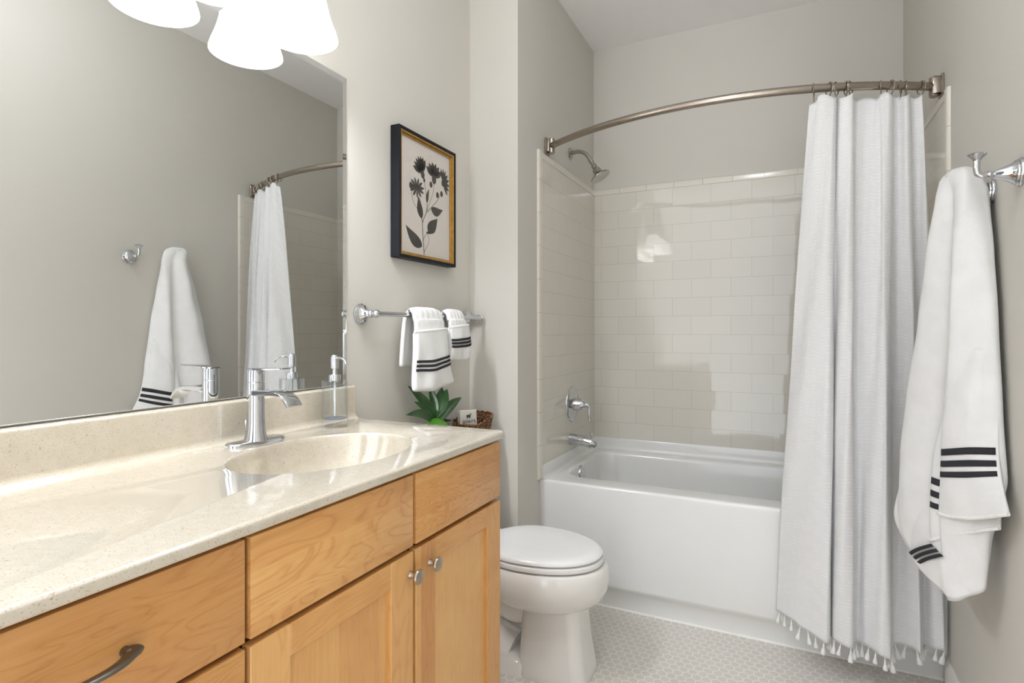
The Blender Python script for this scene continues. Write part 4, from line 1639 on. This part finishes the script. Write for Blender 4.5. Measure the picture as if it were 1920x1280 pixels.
rings = []
for i in range(9):
    f = i / 8
    rings.append([(x + 0.0026 * (1 if (k + i) % 2 else -1), y + 0.0020 * (1 if (k + i) % 2 else -1), z) for k, (x, y, z) in enumerate(bring(0.74 + 0.26 * f, TT + 0.002 + 0.096 * f, 0.010 * f))])
for i in range(7, 0, -1):
    f = i / 8
    rings.append(bring(0.74 + 0.26 * f - 0.06, TT + 0.002 + 0.096 * f, 0.010 * f))
loft(bm, rings)
obj('body', bm, M['wicker'], bk, angle=80)
bm = BM()
rp = bring(0.985, TT + 0.098, 0.010)
rp2 = []
for k in range(257):
    j = (k // 4) % 64
    f = (k % 4) / 4
    p, q = Vector(rp[j]), Vector(rp[(j + 1) % 64])
    a = k * 0.9
    rp2.append(p.lerp(q, f) + Vector((0.0016 * math.cos(a), 0.0016 * math.cos(a), 0.0022 * math.sin(a))))
tube(bm, rp2, 0.0036, 8, False)
obj('rim', bm, M['wicker'], bk, angle=80)


def soap_bar(label, loc, rz, tilt, lettered):
    s_ = thing('soap_packet', label, 'soap', loc, 'wrapped soap packets in the basket')
    bm = BM()
    box(bm, -0.011, 0.011, -0.037, 0.037, 0, 0.118, 0.006, 3)
    # gathered crimped top of the wrapper
    for v in bm.verts:
        if v.co.z > 0.105:
            v.co.x *= 0.55
            v.co.z += 0.003 * math.sin(v.co.y * 400)
    w = obj('wrapper', bm, M['soapwrap'], None, angle=50)
    w.parent = s_
    if lettered:
        for txt, z, sz in (("GOAT'S", 0.066, 0.0165), ('MILK', 0.048, 0.0165)):
            cu = bpy.data.curves.new('lettering', 'FONT')
            cu.body = txt
            cu.size = sz
            cu.align_x = 'CENTER'
            cu.extrude = 0.0003
            tmp = bpy.data.objects.new('lettering_source', cu)
            me = bpy.data.meshes.new_from_object(tmp)
            bpy.data.objects.remove(tmp)
            bpy.data.curves.remove(cu)
            # text plane facing +x, reading along +y
            me.transform(Matrix(((0, 0, 1, 0.0113), (1, 0, 0, 0.0), (0, 1, 0, z), (0, 0, 0, 1))))
            me.materials.append(M['ink'])
            t_ = bpy.data.objects.new('lettering', me)
            COL.objects.link(t_)
            t_.parent = w
        bm = BM()
        # little goat mark above the words
        def patch(pts):
            bm.faces.new([bm.verts.new((0.0114, y, z)) for y, z in pts])
        patch([(-0.009, 0.090), (0.006, 0.090), (0.007, 0.097), (-0.009, 0.098)])
        patch([(0.005, 0.095), (0.011, 0.099), (0.010, 0.104), (0.004, 0.098)])
        for y in (-0.008, -0.005, 0.002, 0.005):
            patch([(y, 0.084), (y + 0.0016, 0.084), (y + 0.0016, 0.091), (y, 0.091)])
        obj('goat_mark', bm, M['ink'], None, smooth=False).parent = w
    s_.rotation_euler = (0, tilt, rz)
    return s_


soap_bar("white GOAT'S MILK soap packet standing at the front of the basket", (0.104, 1.958, TT + 0.016), R(-38), R(-6), True)
soap_bar('plain white soap packet behind the lettered one in the basket', (0.078, 1.985, TT + 0.010), R(-34), R(-4), False)

# ------------------------------------------------------------------ robe hooks on the right wall


def robe_hook(label, y, z):
    h_ = thing('robe_hook', label, 'hook', (W, y, z), 'chrome robe hooks on the right wall')
    bm = BM()
    lathe(bm, [(0.0345, 0), (0.0345, 0.004), (0.0325, 0.006), (0.032, 0.009), (0.029, 0.011), (0.0285, 0.014), (0.024, 0.017), (0.0195, 0.026), (0.0145, 0.038), (0.0115, 0.048), (0.0105, 0.052), (0, 0.052)], (W, y, z), (-1, 0, 0), 44)
    obj('base', bm, M['chrome'], h_)
    bm = BM()
    lathe(bm, [(0.0105, 0.05), (0.0075, 0.054), (0.0085, 0.058), (0.0095, 0.062), (0.0075, 0.066), (0.006, 0.068)], (W, y, z), (-1, 0, 0), 24)
    tube(bm, catmull([(W - 0.064, y, z), (W - 0.074, y, z - 0.001), (W - 0.083, y, z + 0.004), (W - 0.086, y, z + 0.016), (W - 0.086, y, z + 0.030), (W - 0.086, y, z + 0.040)], 6), [0.0070] * 12 + [0.0076] * 12 + [0.0078] * 7, 16)
    obj('arm', bm, M['chrome'], h_)
    bm = BM()
    lathe(bm, [(0.0065, 0), (0.0075, 0.006), (0.0115, 0.012), (0.0195, 0.019), (0.0208, 0.0215), (0.0180, 0.0245), (0.008, 0.0275), (0, 0.028)], (W - 0.086, y, z + 0.030), (0, 0, 1), 28)
    obj('knob', bm, M['chrome'], h_)
    return h_


robe_hook('empty chrome robe hook nearest the camera on the right wall', 1.7231, 1.6244)
robe_hook('chrome robe hook holding the white bath towel on the right wall', 1.9301, 1.6244)

# ------------------------------------------------------------------ bath towel on the hook
bt = thing('bath_towel', 'white bath towel with black stripes hanging from a robe hook', 'towel', (W, 1.93, 1.66))
# plan sections (d from wall, y) at key heights: near edge R, ridge F, groove G, left ridge L, far back B, wall side Wl
SEC = [
    (1.690, [(0.060, 1.905), (0.078, 1.905), (0.090, 1.925), (0.090, 1.950), (0.072, 1.962), (0.058, 1.935)]),
    (1.672, [(0.040, 1.890), (0.078, 1.866), (0.100, 1.905), (0.108, 1.955), (0.050, 1.990), (0.034, 1.935)]),
    (1.620, [(0.030, 1.878), (0.082, 1.852), (0.094, 1.895), (0.120, 1.940), (0.034, 2.010), (0.014, 1.935)]),
    (1.460, [(0.026, 1.848), (0.094, 1.856), (0.098, 1.900), (0.140, 1.965), (0.030, 2.055), (0.012, 1.940)]),
    (1.280, [(0.025, 1.820), (0.103, 1.860), (0.100, 1.908), (0.155, 2.000), (0.028, 2.085), (0.012, 1.940)]),
    (1.030, [(0.024, 1.785), (0.114, 1.862), (0.108, 1.915), (0.176, 2.040), (0.026, 2.120), (0.012, 1.940)]),
    (0.868, [(0.022, 1.760), (0.118, 1.862), (0.116, 1.918), (0.190, 2.056), (0.026, 2.130), (0.012, 1.940)]),
    (0.700, [(0.044, 1.808), (0.118, 1.860), (0.128, 1.912), (0.198, 2.066), (0.050, 2.100), (0.034, 1.950)]),
    (0.520, [(0.052, 1.828), (0.108, 1.845), (0.126, 1.900), (0.180, 1.990), (0.070, 2.030), (0.056, 1.940)]),
]
# where each of the six columns ends
ENDZ = [0.580, 0.522, 0.545, 0.635, 0.70, 0.66]


def sec_at(z):
    S_ = SEC
    if z >= S_[0][0]:
        return S_[0][1]
    for (z0, a), (z1, c) in zip(S_[:-1], S_[1:]):
        if z >= z1:
            f = (z0 - z) / (z0 - z1)
            f = f * f * (3 - 2 * f) * 0.4 + f * 0.6
            return [(lerp(p[0], q[0], f), lerp(p[1], q[1], f)) for p, q in zip(a, c)]
    return S_[-1][1]


NC = 10
endz = [p[0] for p in catmull([(e,) for e in ENDZ], NC, True)]
NR = 90
bm = BM()
rows = []
for i in range(NR + 1):
    t_ = i / NR
    row = []
    for j in range(6 * NC):
        z = lerp(1.690, endz[j], t_)
        ring = catmull(sec_at(z), NC, True)
        d_, y = ring[j]
        d_ = max(0.009, d_)
        wob = 0.0025 * math.sin(j * 0.9 + 4 * t_) * t_ + 0.002 * math.sin(11 * t_ + j * 0.45)
        row.append((W - d_ - (wob if d_ > 0.03 else 0), y + wob, z))
    rows.append(row)
loft(bm, rows, True, True, False)
o = obj('body', bm, M['terry'], bt, angle=180)
solid(o, 0.006, 0)


def flap(name, cols, nz, thick):
    """sheet layer: cols = list of columns, each a list of (d, y, z) from top to hem"""
    cc = [catmull(c_, 8) for c_ in cols]
    n = len(cc[0])
    P_ = []
    for i in range(n):
        row = catmull([cc[k][i] for k in range(len(cc))], 8)
        P_.append([Vector((W - max(0.006, d_) - 0.001 * math.sin(q * 0.8 + i * 0.2), y, z)) for q, (d_, y, z) in enumerate(row)])
    bm = BM()
    grid(bm, P_)
    o_ = obj(name, bm, M['terry'], bt, angle=180)
    solid(o_, thick, 0)
    return o_, P_


def flap_stripes(parent, P_, i0, k0, k1, w, gap, lift=(-0.0034, -0.0026, 0)):
    """three bands across the sheet beginning at row i0 (float)"""
    n = len(P_)

    def at_(i, j):
        i = max(0, min(n - 1.001, i))
        a = int(i)
        return P_[a][j].lerp(P_[a + 1][j], i - a) + Vector(lift)
    for s in range(3):
        bm = BM()
        i_a = i0 + s * (w + gap)
        grid(bm, [[at_(i_a + w * q / 3, j) for j in range(k0, k1 + 1)] for q in range(4)])
        o_ = obj('stripe', bm, M['stripe'], parent, angle=180)
        solid(o_, 0.0025, 0)
        o_['label'] = 'black woven stripe'


# front flap with the broad stripes
fa_, PA = flap('front_flap', [
    [(0.020, 1.830, 1.20), (0.025, 1.792, 1.05), (0.031, 1.764, 0.93), (0.033, 1.732, 0.86), (0.030, 1.699, 0.806)],
    [(0.052, 1.815, 1.20), (0.078, 1.800, 1.04), (0.085, 1.796, 0.92), (0.084, 1.793, 0.83), (0.082, 1.792, 0.762)],
    [(0.088, 1.858, 1.20), (0.118, 1.860, 1.02), (0.124, 1.864, 0.90), (0.126, 1.868, 0.81), (0.126, 1.872, 0.742)],
    [(0.085, 1.890, 1.20), (0.108, 1.894, 1.02), (0.112, 1.900, 0.90), (0.112, 1.905, 0.81), (0.114, 1.910, 0.752)]], 5, 0.007)
flap_stripes(fa_, PA, 14.2, 1, 17, 1.35, 1.1)
bm = BM()
tube(bm, [p + Vector((-0.002, -0.002, 0.002)) for p in PA[-1][:20]], 0.0052, 8)
obj('hem', bm, M['ribcloth'], fa_)
# middle layer
fb_, PB = flap('middle_flap', [
    [(0.016, 1.810, 1.05), (0.026, 1.780, 0.92), (0.030, 1.764, 0.82), (0.034, 1.752, 0.756)],
    [(0.055, 1.836, 1.05), (0.076, 1.826, 0.90), (0.078, 1.820, 0.78), (0.080, 1.820, 0.716)],
    [(0.092, 1.880, 1.05), (0.120, 1.876, 0.90), (0.124, 1.876, 0.76), (0.124, 1.880, 0.676)],
    [(0.105, 1.900, 1.05), (0.133, 1.902, 0.90), (0.142, 1.908, 0.76), (0.143, 1.914, 0.654)],
    [(0.092, 1.925, 1.05), (0.122, 1.926, 0.90), (0.128, 1.934, 0.76), (0.128, 1.940, 0.660)]], 4, 0.007)
flap_stripes(fb_, PB, 11.4, 14, 23, 1.0, 1.0)
bm = BM()
tube(bm, [p + Vector((-0.002, -0.002, 0.002)) for p in PB[-1][:28]], 0.005, 8)
obj('hem', bm, M['ribcloth'], fb_)
# turned-up corner that hangs lowest, with stripes on its slanting border
fc_, PC = flap('corner_flap', [
    [(0.176, 2.060, 0.820), (0.200, 2.080, 0.690), (0.196, 2.062, 0.640)],
    [(0.155, 2.015, 0.820), (0.187, 2.030, 0.660), (0.178, 2.010, 0.600)],
    [(0.130, 1.950, 0.820), (0.165, 1.960, 0.650), (0.160, 1.950, 0.560)],
    [(0.108, 1.905, 0.820), (0.143, 1.908, 0.640), (0.128, 1.880, 0.540)],
    [(0.085, 1.870, 0.820), (0.116, 1.862, 0.640), (0.108, 1.838, 0.530)],
    [(0.045, 1.840, 0.820), (0.072, 1.830, 0.640), (0.072, 1.824, 0.556)]], 3, 0.007)
# stripes of the corner: narrow bands placed on the slanting border
a0, a1 = Vector((W - 0.172, 1.985, 0.594)), Vector((W - 0.137, 1.895, 0.655))
dn = Vector((0.0085, -0.012, -0.0085))
for s in range(3):
    bm = BM()
    q0, q1 = a0 + dn * s * 0.95, a1 + dn * s * 0.95
    rows_ = []
    for k in range(2):
        off = dn * 0.58 * k
        rows_.append([q0.lerp(q1, j / 8) + off + Vector((-0.010 - 0.006 * math.sin(math.pi * j / 8), -0.008, 0)) for j in range(9)])
    grid(bm, rows_)
    o_ = obj('stripe', bm, M['stripe'], fc_, angle=180)
    solid(o_, 0.003, 0)
    o_['label'] = 'black woven stripe'
